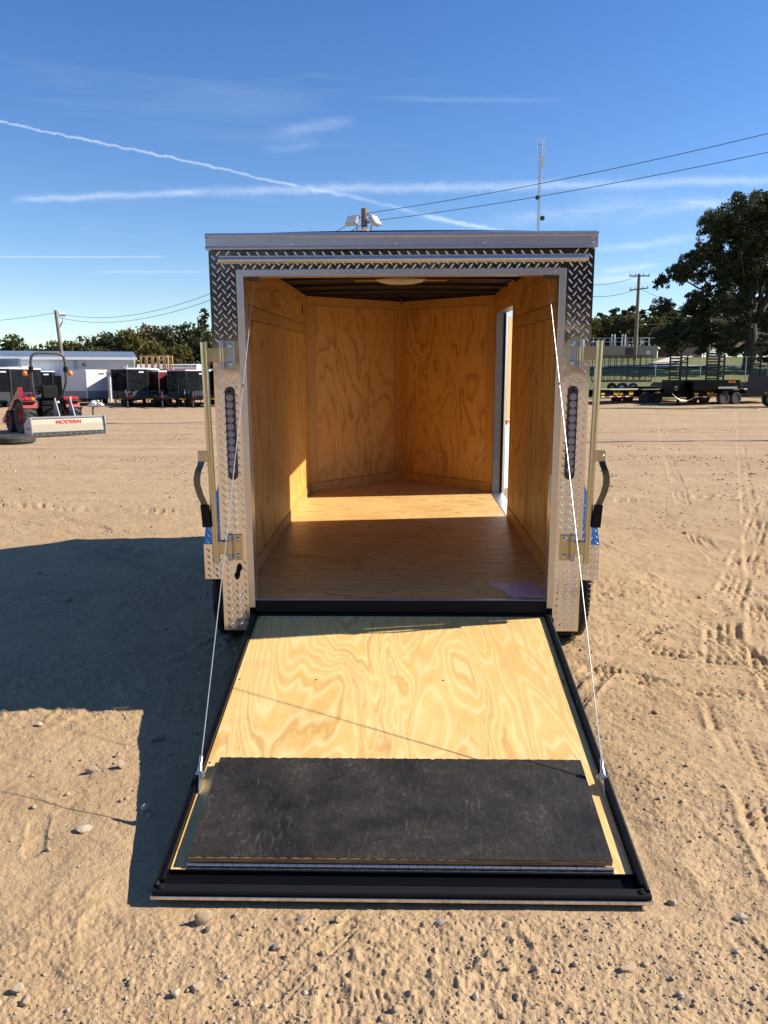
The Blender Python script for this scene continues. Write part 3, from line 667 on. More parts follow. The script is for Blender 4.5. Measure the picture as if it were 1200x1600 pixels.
# --- V nose walls
for sx, pk in ((-1, 'ply_nose_left'), (1, 'ply_nose_right')):
    p0 = Vector((sx*WI, YC, 0)); p1 = Vector((0, YN, 0)); dd = (p1-p0).normalized(); L = (p1-p0).length; nn = Vector((-dd.y, dd.x, 0))*(1 if sx > 0 else -1)
    if nn.y > 0: nn = -nn
    m = TM @ Matrix(((dd.x, nn.x, 0, p0.x), (dd.y, nn.y, 0, p0.y), (0, 0, 1, 0), (0, 0, 0, 1)))
    def V(u0, u1, z0, z1, t, name, material): return T(MB().box(u0, u1, 0.0, t, z0, z1, ch=.001), name, material, w=m)
    T(MB().box(0, L, -.012, 0, ZF, ZC+.03), 'wall_backing', 'seam_dark', w=m)
    V(.0915, L-.0885, ZF+.089, 2.2035, .003, 'nose_panel', pk)
    V(.002, .088, ZF+.087, 2.205, tt, 'wall_board', 'ply_trim'); V(L-.085, L-.004, ZF+.087, 2.205, tt, 'wall_board', 'ply_trim')
    V(.006, L-.006, 2.207, ZC, tt+.001, 'wall_board', 'ply_trim'); V(.008, L-.008, ZF, ZF+.085, tt+.002, 'kick_board', 'ply_trim')
    for (ku, kz, kw, kh) in (((.098, 1.42, .009, .020), (.60, 1.28, .006, .007)) if sx < 0 else ((.99, 1.76, .012, .028), (.17, 1.75, .010, .026), (.55, 1.30, .006, .010), (.44, 1.27, .005, .009))):
        mb = MB(); pts = [(ku+kw*math.cos(k*math.pi/6)*(1+.25*math.sin(k*2.1)), kz+kh*math.sin(k*math.pi/6)) for k in range(12)]
        T(mb.prism(pts, 0, .0006), 'knot', 'bark', w=m)
    # outside skin of the nose
    q0 = Vector((sx*WX, YC+.02, 0)); q1 = Vector((0, 4.245, 0)); d2 = (q1-q0).normalized(); L2 = (q1-q0).length; n2 = Vector((-d2.y, d2.x, 0)); n2 = n2 if n2.y < 0 else -n2
    m2 = TM @ Matrix(((d2.x, n2.x, 0, q0.x), (d2.y, n2.y, 0, q0.y), (0, 0, 1, 0), (0, 0, 0, 1)))
    T(MB().box(0, L2, 0, .012, .34, 2.27), 'nose_skin', 'dark_grey', w=m2); T(MB().box(-.01, L2+.01, -.008, .03, 2.262, 2.325), 'roof_rail', 'aluminium', w=m2)
    T(MB().box(0, L2, -.004, 0.0, .34, .90), 'stone_guard', 'tread_plate', w=m2)
# --- roof: arched black underside with steel bows
mb = MB(); nx = 16
for (dz) in (0.0, .012):
    for k in range(nx+1):
        x = -WX+2*WX*k/nx; z = 2.312+.014*(1-(x/WX)**2)+dz; yend = 4.23-(4.23-3.34)*abs(x)/WX
        mb.v += [(x, .03, z), (x, yend, z)]
n2_ = 2*(nx+1)
for k in range(nx):
    a = 2*k; mb.f += [(a, a+1, a+3, a+2), (n2_+a, n2_+a+2, n2_+a+3, n2_+a+1), (a, a+2, n2_+a+2, n2_+a), (a+1, n2_+a+1, n2_+a+3, a+3)]
mb.f += [(0, n2_, n2_+1, 1), (2*nx, 2*nx+1, n2_+2*nx+1, n2_+2*nx)]
T(mb, 'roof', 'ceiling_black', smooth=True)
for y in (.38, .95, 1.50, 2.02, 2.58, 3.12, 3.62):
    hw = WI if y < YC else WI*(YN-y)/(YN-YC); mb = MB(); seg = 12
    pr = [(-.032, .022), (-.020, .022), (-.020, .0), (.020, .0), (.020, .022), (.032, .022)]
    for k in range(seg+1):
        x = -hw+2*hw*k/seg; z0 = 2.289+.014*(1-(x/WX)**2)
        for (a, b_) in pr: mb.v.append((x, y+a, z0+b_))
    for k in range(seg):
        for e in range(5): a = k*6+e; mb.f.append((a, a+1, a+7, a+6))
    T(mb, 'roof_bow', 'bow_steel', smooth=False)
mb = MB()
for k in range(9):
    x = -.34+.68*k/8
for k in range(8): mb.obox((-.34+.085*k, 2.02, 2.281+.014*(1-((-.34+.085*k)/WX)**2)), (-.34+.085*(k+1)+.0005, 2.02, 2.281+.014*(1-((-.34+.085*(k+1))/WX)**2)), .075, .010)
T(mb, 'light_board', 'ply_trim')
dl = T(MB().lathe([(.16, 0), (.16, .012), (.15, .016)], 32, Matrix.Translation((0, 1.93, 2.288)) @ Matrix.Diagonal((1.22, .52, 1, 1))), 'dome_light', 'steel', smooth=True)
T(MB().lathe([(.02, -.034), (.08, -.030), (.125, -.018), (.15, .0)], 32, Matrix.Translation((0, 1.93, 2.288)) @ Matrix.Diagonal((1.22, .52, 1, 1))), 'lamp_cover', 'lens_white', dl, smooth=True)
T(MB().box(-.012, .012, 4.06, 4.10, 2.262, 2.30), 'wire_clip', 'rust')
# --- rear frame
fr = T(MB().box(-.905, -.80, -.010, .050, .36, 2.25).box(.80, .905, -.010, .050, .36, 2.25).box(-.80, .80, -.010, .050, 2.155, 2.25).box(-.80, .80, .004, .06, .385, ZF-.024), 'rear_frame', 'black_paint')
LOZ = {}
def lozenges(mb, u0, u1, v0, v1, frame, pu=.0455, pv=.039, ln=.035, wd=.0085, h=.0016, avoid=()):
    """raised tread bars on the rectangle u0..u1 x v0..v1 of `frame` (matrix: u, v, normal)"""
    nu = int((u1-u0)/(pu/2))+3; nv = int((v1-v0)/(pv/2))+3
    for a in range(nu):
        for b_ in range(nv):
            if (a+b_) % 2: continue
            cu = u0+a*pu/2; cv = v0+b_*pv/2; s = 1 if a % 2 == 0 else -1
            if not (u0+.009 < cu < u1-.009 and v0+.009 < cv < v1-.009): continue
            if any(cu > q[0] and cu < q[1] and cv > q[2] and cv < q[3] for q in avoid): continue
            an = s*R(50); c, si = math.cos(an), math.sin(an); o = len(mb.v)
            P_ = [(-.5, 0, 0), (-.28, -.42, 0), (0, -.5, 0), (.28, -.42, 0), (.5, 0, 0), (.28, .42, 0), (0, .5, 0), (-.28, .42, 0), (-.26, 0, 1), (0, 0, 1), (.26, 0, 1)]
            for (p, q, r) in P_:
                x = p*ln; y = q*wd; mb.v.append(tuple(frame @ Vector((cu+x*c-y*si, cv+x*si+y*c, r*h-.0002))))
            mb.f += [tuple(o+k for k in f) for f in ((0,1,8), (1,2,9,8), (2,3,10,9), (3,4,10), (4,5,10), (5,6,9,10), (6,7,8,9), (7,0,8))]
def rear(sx): return Matrix(((1,0,0,0), (0,0,-1,-.022), (0,1,0,0), (0,0,0,1)))
RF = rear(1)
for sx in (-1, 1):
    x0, x1 = sorted((sx*.795, sx*.928))
    pl = T(MB().prism([(x0, .318), (x1+(.006 if sx > 0 else 0), .318), (x1, 2.24), (x0, 2.24)] if sx > 0 else [(x0-.006, .318), (x1, .318), (x1, 2.24), (x0, 2.24)], -.022, -.0185), 'corner_plate', 'tread_plate')
    # wrap-round lip on the side wall
    T(MB().box(*sorted((sx*.9255, sx*.9275)), -.0185, .055, .345, 2.24), 'side_lip', 'tread_plate', pl)
    cxl = .852; av = [tuple(sorted((sx*(cxl-.03), sx*(cxl+.03))))+(1.115, 1.605), tuple(sorted((sx*.812, sx*.90)))+(.705, .85), tuple(sorted((sx*.812, sx*.90)))+(1.66, 1.83)]
    if sx < 0: av.append((-.88, -.825, .59, .69))
    mb = MB(); lozenges(mb, x0, x1, .318, 2.24, RF, avoid=av); T(mb, 'tread_bars', 'tread_plate', pl, smooth=True, kind='stuff')
hp = T(MB().box(-.795, .795, -.0218, -.0185, 2.135, 2.24), 'header_plate', 'tread_plate')
mb = MB(); lozenges(mb, -.80, .80, 2.126, 2.249, RF); T(mb, 'tread_bars', 'tread_plate', hp, smooth=True, kind='stuff')
# opening trim in angle aluminium
for sx in (-1, 1):
    o = T(MB().box(*sorted((sx*.7646, sx*.797)), -.0265, -.0225, .445, 2.152, ch=.001).box(*sorted((sx*.7646, sx*.7676)), -.0225, .06, .47, 2.12), 'opening_trim', 'aluminium')
    screws([(sx*.782, -.0265, z) for z in (.66, 1.23, 1.63, 2.06)], 'screw', o, .0055, 'y')
o = T(MB().box(-.797, .797, -.0268, -.0228, 2.122, 2.153, ch=.001).box(-.76, .76, -.0228, .06, 2.122, 2.125), 'opening_trim', 'aluminium')
screws([(x, -.0268, 2.138) for x in (-.74, -.36, .05, .42, .72, .745)], 'screw', o, .005, 'y')
T(MB().box(*(.7585, .7640), -.004, .03, 1.0, 1.15), 'strike_plate', 'aluminium')
cap = T(MB().prism([(-.024,2.244), (-.044,2.245), (-.044,2.252), (-.036,2.262), (-.036,2.297), (-.044,2.303), (-.044,2.311), (-.034,2.319), (0.03,2.331), (0.03,2.244)], -.937, .937, 'x'), 'roof_cap', 'aluminium')
screws([(x, -.036, z) for x, z in ((-.915,2.292), (-.915,2.268), (.915,2.292), (.915,2.268), (-.52,2.27), (-.02,2.27), (.40,2.27))], 'screw', cap, .006, 'y', h=.003)
dr = T(MB().tube([(-.878,-.040,2.196), (.895,-.040,2.196)], .0125, 14), 'drip_rail', 'aluminium', smooth=True)
T(MB().box(-.878, .895, -.030, -.0225, 2.200, 2.217), 'rail_flange', 'aluminium', dr)
# tail lights
for sx in (-1, 1):
    cx = sx*.852; mb = MB(); pts = []
    for k in range(25):
        a = math.pi*k/24; pts.append((cx+.0245*math.cos(a), 1.570+.0245*math.sin(a)))
    for k in range(25):
        a = math.pi+math.pi*k/24; pts.append((cx+.0245*math.cos(a), 1.150+.0245*math.sin(a)))
    tl = T(mb.prism(pts, -.034, -.021), 'tail_light', 'lamp_housing', bevel=.0025)
    T(MB().lathe([(.006, 0), (.006, .003), (.003, .004)], 10, Matrix.Translation((cx, -.034, 1.572)) @ Matrix.Rotation(R(90), 4, 'X')), 'screw', 'black_matte', tl)
    src = None
    for k in range(11):
        z = 1.541-k*.0364
        if src is None:
            m = Matrix.Rotation(R(90), 4, 'X'); src = MB().lathe([(.0172, -.001), (.0172, .0035), (.0155, .0045), (.0135, .0030), (.0125, .0052), (.0085, .0066), (.0050, .0066), (.0042, .0040), (.0015, .0045)], 20, m).build('led_lens', 'led_clear', tl, True); src.location = (cx, -.0345, z-.35)
        else: share(src, 'led_lens', tl, (cx, -.0345, z-.35))
# oblong grommet, left plate
gm = T(MB().prism([(-.851+.016*math.cos(a)+.010*(1 if math.sin(a) > 0 else -.3), .640+.045*math.sin(a)*1.0+.0) for a in [2*math.pi*k/20 for k in range(20)]], -.031, -.021), 'cable_grommet', 'black_rubber', bevel=.003)
T(MB().tube([(-.846,-.031,.665), (-.848,-.040,.645), (-.856,-.034,.620)], .008, 8), 'plug', 'black_matte', gm, smooth=True)
# cam bars swung open with their brackets and handles
for sx in (-1, 1):
    top = Vector((sx*.968, -.038, 1.812)); bot = Vector((sx*.955, -.038, .690))
    bar = T(MB().tube([top, bot], .0172, 18), 'lock_bar', 'yellow_zinc', smooth=True)
    T(MB().tube([top+Vector((0,0,.0005)), top+Vector((0,0,.0015))], .0125, 14), 'bar_end', 'black_matte', bar)
    for z in (1.750, .772):
        cx = sx*.842; pxs = sorted((sx*.8195, sx*.864))
        br = T(MB().box(*pxs, -.029, -.0225, z-.068, z+.068, ch=.003), 'hinge_plate', 'galvanized' if z > 1 else 'yellow_zinc')
        for dz in (-.044, .044): T(MB().lathe([(.0125, 0), (.0125, .003), (.009, .008), (.004, .0095)], 14, Matrix.Translation((cx, -.029, z+dz)) @ Matrix.Rotation(R(90), 4, 'X')), 'bolt', 'steel', br, smooth=True)
        hx = sx*.882
        T(MB().tube([(hx, -.036, z-.068), (hx, -.036, z-.036)], .0125, 14).tube([(hx, -.036, z+.036), (hx, -.036, z+.068)], .0125, 14), 'hinge_barrel', 'galvanized', br, smooth=True)
        T(MB().tube([(hx, -.036, z-.035), (hx, -.036, z+.035)], .0128, 14), 'hinge_knuckle', 'yellow_zinc', br, smooth=True)
        bx = sx*.957
        T(MB().obox((hx, -.040, z), (sx*.93, -.040, z), .006, .066, ch=.0015).obox((sx*.928, -.040, z), (bx, -.042, z), .006, .066, ch=.0015), 'hinge_arm', 'yellow_zinc', br)
    # handle
    hx = sx*1.005
    bk = T(MB().box(*sorted((sx*.972, sx*1.022)), -.058, -.052, 1.222, 1.278, ch=.003), 'handle_bracket', 'yellow_zinc', bar)
    T(MB().lathe([(.008, 0), (.008, .004), (.004, .007)], 12, Matrix.Translation((sx*1.006, -.058, 1.252)) @ Matrix.Rotation(R(90), 4, 'X')), 'bolt', 'steel', bk)
    path = [(sx*1.006, 1.225), (sx*1.009, 1.205), (sx*1.022, 1.175), (sx*1.030, 1.140), (sx*1.030, 1.105), (sx*1.020, 1.060), (sx*1.006, 1.020), (sx*.999, 1.000)]
    for a_, (pa, mt, nm) in enumerate(((path, 'handle_steel', 'handle_strap'), (path[-1:]+[(sx*.996, .96), (sx*.992, .885)], 'black_rubber', 'grip'))):
        mb = MB(); w = .016 if a_ == 0 else .021; th = .004 if a_ == 0 else .010; n_ = len(pa)
        for k, (x, z) in enumerate(pa):
            for (dx, dy) in ((-w, -th), (w, -th), (w, th), (-w, th)): mb.v.append((x+dx, -.052+dy-(.01*math.sin(math.pi*k/(n_-1)) if a_ == 0 else .0), z))
        for k in range(n_-1):
            for e in range(4): mb.f.append((k*4+e, k*4+(e+1) % 4, (k+1)*4+(e+1) % 4, (k+1)*4+e))
        mb.f += [(0,3,2,1), tuple((n_-1)*4+k for k in range(4))]
        T(mb, nm, mt, bar, smooth=True)
# fenders and tandem wheels
PR = [(.470,.455), (.470,.665), (.560,.785), (.930,.962), (1.650,.962), (2.020,.785), (2.110,.665), (2.110,.455)]
for sx in (-1, 1):
    x0, x1 = .929, 1.150
    mb = MB(); n = len(PR)
    inn = [(y+(.0035 if y < 1.29 else -.0035), z-.0035) for y, z in PR]
    for (y, z) in PR: mb.v += [(sx*x0, y, z), (sx*x1, y, z)]
    for (y, z) in inn: mb.v += [(sx*x0, y, z), (sx*x1, y, z)]
    for k in range(n-1):
        a = 2*k; b_ = 2*n+2*k; mb.f += [(a, a+1, a+3, a+2), (b_, b_+2, b_+3, b_+1), (a+1, b_+1, b_+3, a+3), (a, a+2, b_+2, b_)]
    mb.f += [(0, 2*n, 2*n+1, 1), (2*n-2, 2*n-1, 4*n-1, 4*n-2)]
    fd = T(mb, 'fender', 'tread_plate')
    # turned-down outer lip
    mb = MB(); lip = [(y+(1.29-y)*.055, z-.045 if .5 < y < 2.09 else z) for y, z in PR]
    for (y, z), (yl, zl) in zip(PR, lip): mb.v += [(sx*1.150, y, z), (sx*1.1535, y, z), (sx*1.150, yl, zl), (sx*1.1535, yl, zl)]
    for k in range(n-1):
        a = 4*k; mb.f += [(a, a+4, a+5, a+1), (a+2, a+3, a+7, a+6), (a+1, a+5, a+7, a+3), (a, a+2, a+6, a+4)]
    T(mb, 'fender_lip', 'tread_plate', fd)
    mb = MB()
    for k in range(n-1):
        (ya, za), (yb, zb) = PR[k], PR[k+1]; d_ = Vector((0, yb-ya, zb-za)); L = d_.length; d_.normalize(); nr_ = Vector((0, -d_.z, d_.y))
        if nr_.z < -.01 or (abs(nr_.z) < .01 and (nr_.y > 0) == (ya < 1.29)): nr_ = -nr_
        m = Matrix(((1, d_.x, nr_.x, 0), (0, d_.y, nr_.y, ya), (0, d_.z, nr_.z, za), (0,0,0,1)))
        u = sorted((sx*x0, sx*x1)); lozenges(mb, u[0], u[1], 0, L, m, h=.002)
    T(mb, 'tread_bars', 'tread_plate', fd, smooth=True, kind='stuff')
    for yw in (.89, 1.69):
        zc = .352-.0262*yw+.004; c = Vector((sx*1.035, yw, zc)); RR_ = .352; W = .102
        m = Matrix.Translation(c) @ Matrix.Rotation(R(90), 4, 'Y'); prof = [(.20, -W*.80), (.235, -W*.98), (.29, -W*1.05), (.33, -W*.95), (RR_-.008, -W*.80)]
        for gx in (-.56, -.20, .20, .56): prof += [(RR_-.001, (gx-.055)*W*1.3*.9), (RR_-.011, (gx-.035)*W*1.17), (RR_-.011, (gx+.035)*W*1.17), (RR_-.001, (gx+.055)*W*1.17)]
        prof += [(RR_-.008, W*.80), (.33, W*.95), (.29, W*1.05), (.235, W*.98), (.20, W*.80)]
        wh = T(MB().lathe(prof, 72, m, close=True), 'wheel', 'tire_rubber', smooth=True)
        mb = MB()
        for k in range(72):
            a = 2*math.pi*k/72
            for (xa, xb, sh) in ((-.098, -.068, 0), (-.050, -.022, .35), (-.013, .013, .6), (.022, .050, .35), (.068, .098, 0)):
                mb.box(xa, xb, -.0115, .0115, RR_-.012, RR_+.002, Matrix.Translation(c) @ Matrix.Rotation(a+sh*.087, 4, 'X'))
        T(mb, 'tread_blocks', 'tire_rubber', wh, kind='stuff')
        T(MB().lathe([(.20, -.075), (.19, -.05), (.165, -.02), (.165, .05), (.19, .070), (.203, .080), (.198, .085), (.18, .06), (.12, .035), (.07, .055), (.04, .060), (.038, .085), (.0, .088)], 36, Matrix.Translation(c) @ Matrix.Rotation(R(90*sx), 4, 'Y')), 'rim', 'galvanized', wh, smooth=True)
for yw in (.89, 1.69): T(MB().tube([(-.93, yw, .33), (.93, yw, .33)], .032, 12), 'axle', 'black_paint', smooth=True)
for x in (-.84, .84): T(MB().box(x-.03, x+.03, .06, 3.3, .365, .455), 'frame_rail', 'black_paint')
T(MB().obox((-.80, 3.3, .41), (-.03, 5.0, .41), .06, .09).obox((.80, 3.3, .41), (.03, 5.0, .41), .06, .09).box(-.05, .05, 4.95, 5.25, .37, .45), 'tongue', 'black_paint')
T(MB().tube([(0, 4.75, -.10), (0, 4.75, .85)], .03, 12).lathe([(.09, 0), (.09, .01)], 16, Matrix.Translation((0, 4.75, -.11))), 'jack', 'galvanized')
# black step pads under the corner plates
for sx in (-1, 1): T(MB().box(*sorted((sx*.79, sx*.885)), -.012, .05, .30, .316), 'frame_foot', 'black_paint')
# --- side door, swung forward on the right
jm = T(MB().box(.862, .928, 3.262, 3.268, ZF+.002, 2.13).box(.858, .862, 3.240, 3.274, ZF+.002, 2.13), 'door_jamb', 'jamb_metal')
screws([(.893, 3.262, ZF+.12+k*.173) for k in range(10)], 'screw', jm, .006, 'y')
T(MB().box(.862, .950, 2.196, 2.2, ZF+.002, 2.13), 'door_jamb', 'jamb_metal'); T(MB().box(.862, .950, 2.2, 3.262, 2.126, 2.13), 'door_jamb', 'jamb_metal')
T(MB().box(.850, .960, 2.2, 3.262, ZF-.012, ZF+.004, ch=.002), 'door_sill', 'aluminium')
T(MB().box(.929, .944, 3.250, 3.275, ZF, 2.14), 'door_gasket', 'black_rubber')
pd = TM @ Matrix.Translation((.955, 3.285, 0)) @ Matrix.Rotation(R(47), 4, 'Z')      # leaf runs along +x of this frame
leaf = T(MB().box(0, 1.02, .002, .034, ZF+.01, 2.12), 'side_door', 'white_paint', w=pd)
T(MB().box(-.004, .03, -.003, .037, ZF+.005, 2.125).box(.99, 1.024, -.003, .037, ZF+.005, 2.125).box(.03, .99, -.003, .037, 2.09, 2.125).box(.03, .99, -.003, .037, ZF+.005, ZF+.04), 'door_edge', 'aluminium', leaf, w=pd)
T(MB().box(.035, .40, -.0025, .0015, 1.18, 2.085), 'door_lining', 'lumber', leaf, w=pd, label='sunlit bare wood lining of the open side door')
T(MB().box(.035, .075, -.012, -.003, 1.13, 1.165), 'marker_light', 'orange_lens', leaf, w=pd)
# --- RAMP ---------------------------------------------------------------
RL = 1.776; rz0, rz1 = .404, .035; ry0 = -.020; ry1 = ry0-math.sqrt(RL*RL-(rz0-rz1)**2)
dv = Vector((0, ry1-ry0, rz1-rz0)).normalized(); rn = Vector((0, dv.z, -dv.y)); rn = rn if rn.z > 0 else -rn
RW = Matrix(((1, dv.x, rn.x, 0), (0, dv.y, rn.y, ry0), (0, dv.z, rn.z, rz0), (0, 0, 0, 1)))
RM = TW @ RW       # ramp frame (x, distance down the ramp, normal) -> trailer child space
ramp = T(MB().box(-.751, .751, .018, 1.682, -.016, 0.0, ch=.001), 'ramp', 'ply_ramp', w=RM, label='lowered rear ramp door faced with sunlit plywood')
T(MB().box(-.770, .770, .006, 1.765, -.042, -.017), 'door_skin', 'black_matte', ramp, w=RM)
for sx in (-1, 1):
    T(MB().box(*sorted((sx*.7525, sx*.7665)), .006, 1.738, -.016, .020, ch=.002), 'side_rail', 'black_paint', ramp, w=RM)
    T(MB().tube([(sx*.7745, .010, .006), (sx*.7745, 1.755, .006)], .0095, 10), 'door_seal', 'black_rubber', ramp, smooth=True, w=RM)
T(MB().box(-.7525, .7525, 1.684, 1.737, -.030, -.012), 'door_channel', 'black_paint', ramp, w=RM)
T(MB().box(-.7515, .7515, 1.6825, 1.6865, -.012, .0015), 'channel_edge', 'black_paint', ramp, w=RM)
T(MB().box(-.786, .786, 1.7385, 1.772, -.030, .004, ch=.004), 'end_rail', 'black_rubber', ramp, w=RM)
T(MB().box(-.790, .790, 1.7725, 1.778, -.026, -.012, ch=.001), 'edge_strip', 'aluminium', ramp, w=RM)
for sx in (-1, 1): T(MB().lathe([(.011, 0), (.011, .004), (.006, .006)], 10, Matrix.Translation((sx*.758, 1.754, .004))), 'bolt', 'black_matte', ramp, w=RM)
T(MB().tube([(-.785, 0.0, -.006), (.785, 0.0, -.006)], .019, 14), 'hinge_tube', 'black_paint', ramp, smooth=True, w=RM)
for sx in (-1, 1): T(MB().box(*sorted((sx*.76, sx*.80)), -.03, .03, -.05, -.012), 'hinge_ear', 'black_paint', ramp, w=RM)
T(MB().box(-.765, .765, -.020, -.006, ZF-.062, ZF-.002, ch=.002), 'sill_seal', 'black_rubber')
for k, (x, s) in enumerate([(-.74, .032), (-.30, .034), (.30, .034), (.735, .034), (-.735, .60), (-.385, .60), (.195, .60), (.735, .60), (-.74, 1.165), (.74, 1.165), (.735, 1.60), (-.742, 1.60)]):
    m = Matrix.Translation((x, s, 0)); o = T(MB().lathe([(.0052, -.001), (.0052, .0006), (.003, .0012), (.001, .0004)], 10, m), 'screw', 'steel' if k > 7 else 'dark_grey', ramp, w=RM)
# folded flap on the ramp
FR = RM @ Matrix.Rotation(R(.15), 4, 'Z')
flap = T(MB().box(-.694, .688, 1.176, 1.662, .012, .0325, ch=.001), 'ramp_flap', 'ply_edge', w=RM, label='black coated plywood flap folded back on the ramp')
mb = MB(); nn_ = 120; pts = []
def jag(k): return .0025*math.sin(k*1.7)+.0022*math.sin(k*3.1+1)+(.004 if k % 17 == 3 else 0)*(k % 3)
for k in range(nn_+1): pts.append((-.694+1.382*k/nn_, 1.174+jag(k)*.5))
for k in range(nn_+1): pts.append((.688-1.382*k/nn_, 1.6615-abs(jag(k*1.3))*.6))
T(mb.prism(pts, .0327, .0345, 'z'), 'coating', 'flap_coating', flap, w=RM)
T(MB().box(-.700, -.56, 1.160, 1.178, .004, .0125).box(-.56, .688, 1.170, 1.178, .004, .0118), 'flap_cleat', 'black_matte', flap, w=RM)
hg = T(MB().box(-.698, .690, 1.6635, 1.680, .0008, .0028), 'piano_hinge', 'dark_grey', flap, w=RM)
src = None
for k in range(46):
    x = -.697+k*.0302
    if src is None:
        src = T(MB().tube([(0, 0, 0), (.0288, 0, 0)], .0062, 10), 'knuckle', 'steel', hg, smooth=True, w=RM.to_3x3().to_4x4()); src.location = RM @ Vector((x, 1.669, .0085))
    else: share(src, 'knuckle', hg, RM @ Vector((x, 1.669 if k % 2 else 1.6697, .0085 if k % 2 == 0 else .0078)))
# support cables
for sx in (-1, 1):
    bkt = T(MB().prism([(1.255, .0), (1.335, .0), (1.292, .058), (1.276, .058)], *sorted((sx*.742, sx*.745)), axis='x'), 'cable_bracket', 'aluminium', ramp, w=RM)
    a = RM @ Vector((sx*.7465, 1.284, .050)); b = TM @ Vector((sx*.722, .045, 2.112)); dd = (b-a).normalized()
    T(MB().tube([a-Vector((sx*.022, 0, 0)), a+Vector((sx*.014, 0, 0))], .0065, 10).tube([a-Vector((sx*.012, 0, 0)), a-Vector((sx*.006, 0, 0))], .013, 6), 'cable_bolt', 'steel', bkt, smooth=True, w=Matrix.Identity(4))
    cb = T(MB().tube([a.lerp(b, t)+Vector((0, 0, -.018*4*t*(1-t)*(1 if sx < 0 else .6))) for t in [k/24 for k in range(25)]], .0021, 8), 'support_cable', 'cable_steel', smooth=True, w=Matrix.Identity(4))
    T(MB().tube([a+dd*.004, a+dd*.022, a+dd*.026, a+dd*.062], .0075, 10, radii=[.010, .009, .0065, .0065]), 'cable_ferrule', 'steel', cb, smooth=True, w=Matrix.Identity(4))
    mid = a.lerp(b, .74)+Vector((0, 0, -.018*4*.74*.26*(1 if sx < 0 else .6))); T(MB().tube([mid-dd*.004, mid+dd*.010], .0046, 8), 'cable_stop', 'dark_grey', cb, smooth=True, w=Matrix.Identity(4))
    T(MB().box(*sorted((sx*.700, sx*.757)), .030, .060, 2.108, 2.121), 'cable_anchor', 'dark_grey', w=TM)

# plastic sleeve with papers lying at the rear right of the floor (thing on its own)
def fz(y): return .35+(ZF-.35)*math.cos(TILT)+y*math.sin(TILT)
bag = empty('document_bag', (.66, .17, fz(.17)), 'crinkled clear plastic bag of purple tinted papers on the trailer floor by the threshold', 'plastic bag')
quad = [(.50-.66, .335-.17), (.72-.66, .415-.17), (.842-.66, .19-.17), (.80-.66, .030-.17), (.60-.66, .036-.17)]
def _paper(t, b):
    co = objco(t); n = t.noise(co, 9, 4, .6); b.inputs['Roughness'].default_value = .35
    t.l.new(t.mix(t.ramp(n, [(.4, 0), (.6, 1)]), (.56,.38,.50), (.66,.44,.50)), b.inputs['Base Color'])
mat('purple_paper', fn=_paper)
def _film(t, b):
    co = objco(t); b.inputs['Base Color'].default_value = (.95,.93,.97,1); b.inputs['Roughness'].default_value = .08; b.inputs['Alpha'].default_value = .22; b.inputs['Specular IOR Level'].default_value = .9
    t.l.new(t.bump(t.noise(co, 34, 4, .7, .8), .9, .01), b.inputs['Normal'])
mat('clear_film', fn=_film)
MB().prism(quad, .001, .004, 'z').build('papers', 'purple_paper', bag)
mb = MB(); nu = 30
qd = [Vector((q[0], q[1], 0)) for q in ((-.185,.185), (.075,.262), (.172,-.13), (-.085,-.148))]
for i_ in range(nu+1):
    for j_ in range(nu+1):
        u, v = i_/nu, j_/nu; p = qd[0].lerp(qd[1], u).lerp(qd[3].lerp(qd[2], u), v); z = .007+.012*abs(vnoise(np.array([u*7+v*2]), np.array([v*9-u]), 77)[0]-.5)*2*(1.5-u)
        mb.v.append((p.x, p.y, z))
mb.f = [(i_*(nu+1)+j_, (i_+1)*(nu+1)+j_, (i_+1)*(nu+1)+j_+1, i_*(nu+1)+j_+1) for i_ in range(nu) for j_ in range(nu)]
mb.build('clear_sleeve', 'clear_film', bag, True)

# ================================================================== TREES
def leaves(centers, radii, count, size, flat=.8, seed=1, shell=.45):
    r = np.random.default_rng(seed); centers = np.array(centers, float); radii = np.array(radii, float); k = len(centers)
    w = radii**2; idx = r.choice(k, count, p=w/w.sum()); dv_ = r.normal(size=(count, 3)); dv_ /= np.linalg.norm(dv_, axis=1)[:, None]
    # knots of twigs inside each clump so that gaps open between them
    sub = r.normal(size=(k, 26, 3)); sub /= np.linalg.norm(sub, axis=2)[..., None]; sub *= (r.random((k, 26, 1))**.38)
    si = r.integers(0, 26, count); tw = sub[idx, si]; rad = radii[idx][:, None]
    off = tw*.86+dv_*(r.random((count, 1))**.5)*.27
    P = centers[idx]+off*rad*np.array([1, 1, flat])
    s = size*r.uniform(.55, 1.35, (count, 1)); a = r.normal(size=(count, 3)); a /= np.linalg.norm(a, axis=1)[:, None]
    b = r.normal(size=(count, 3)); b -= (b*a).sum(1)[:, None]*a; b /= np.linalg.norm(b, axis=1)[:, None]
    c = np.cross(a, b)*.3
    V = np.stack([P-a*s*.55, P-b*s*.34+c*s*.3, P+a*s*.55, P+b*s*.34+c*s*.3], 1).reshape(-1, 3); return V
def leaf_obj(name, V, material, parent):
    n = len(V)//4; me = bpy.data.meshes.new(name); me.vertices.add(n*4); me.vertices.foreach_set('co', V.astype(np.float32).ravel())
    me.loops.add(n*4); me.loops.foreach_set('vertex_index', np.arange(n*4, dtype=np.int32)); me.polygons.add(n); me.polygons.foreach_set('loop_start', (np.arange(n)*4).astype(np.int32))
    me.update(calc_edges=True); me.materials.append(M[material]); o = bpy.data.objects.new(name, me); col.objects.link(o); o.parent = parent; return o
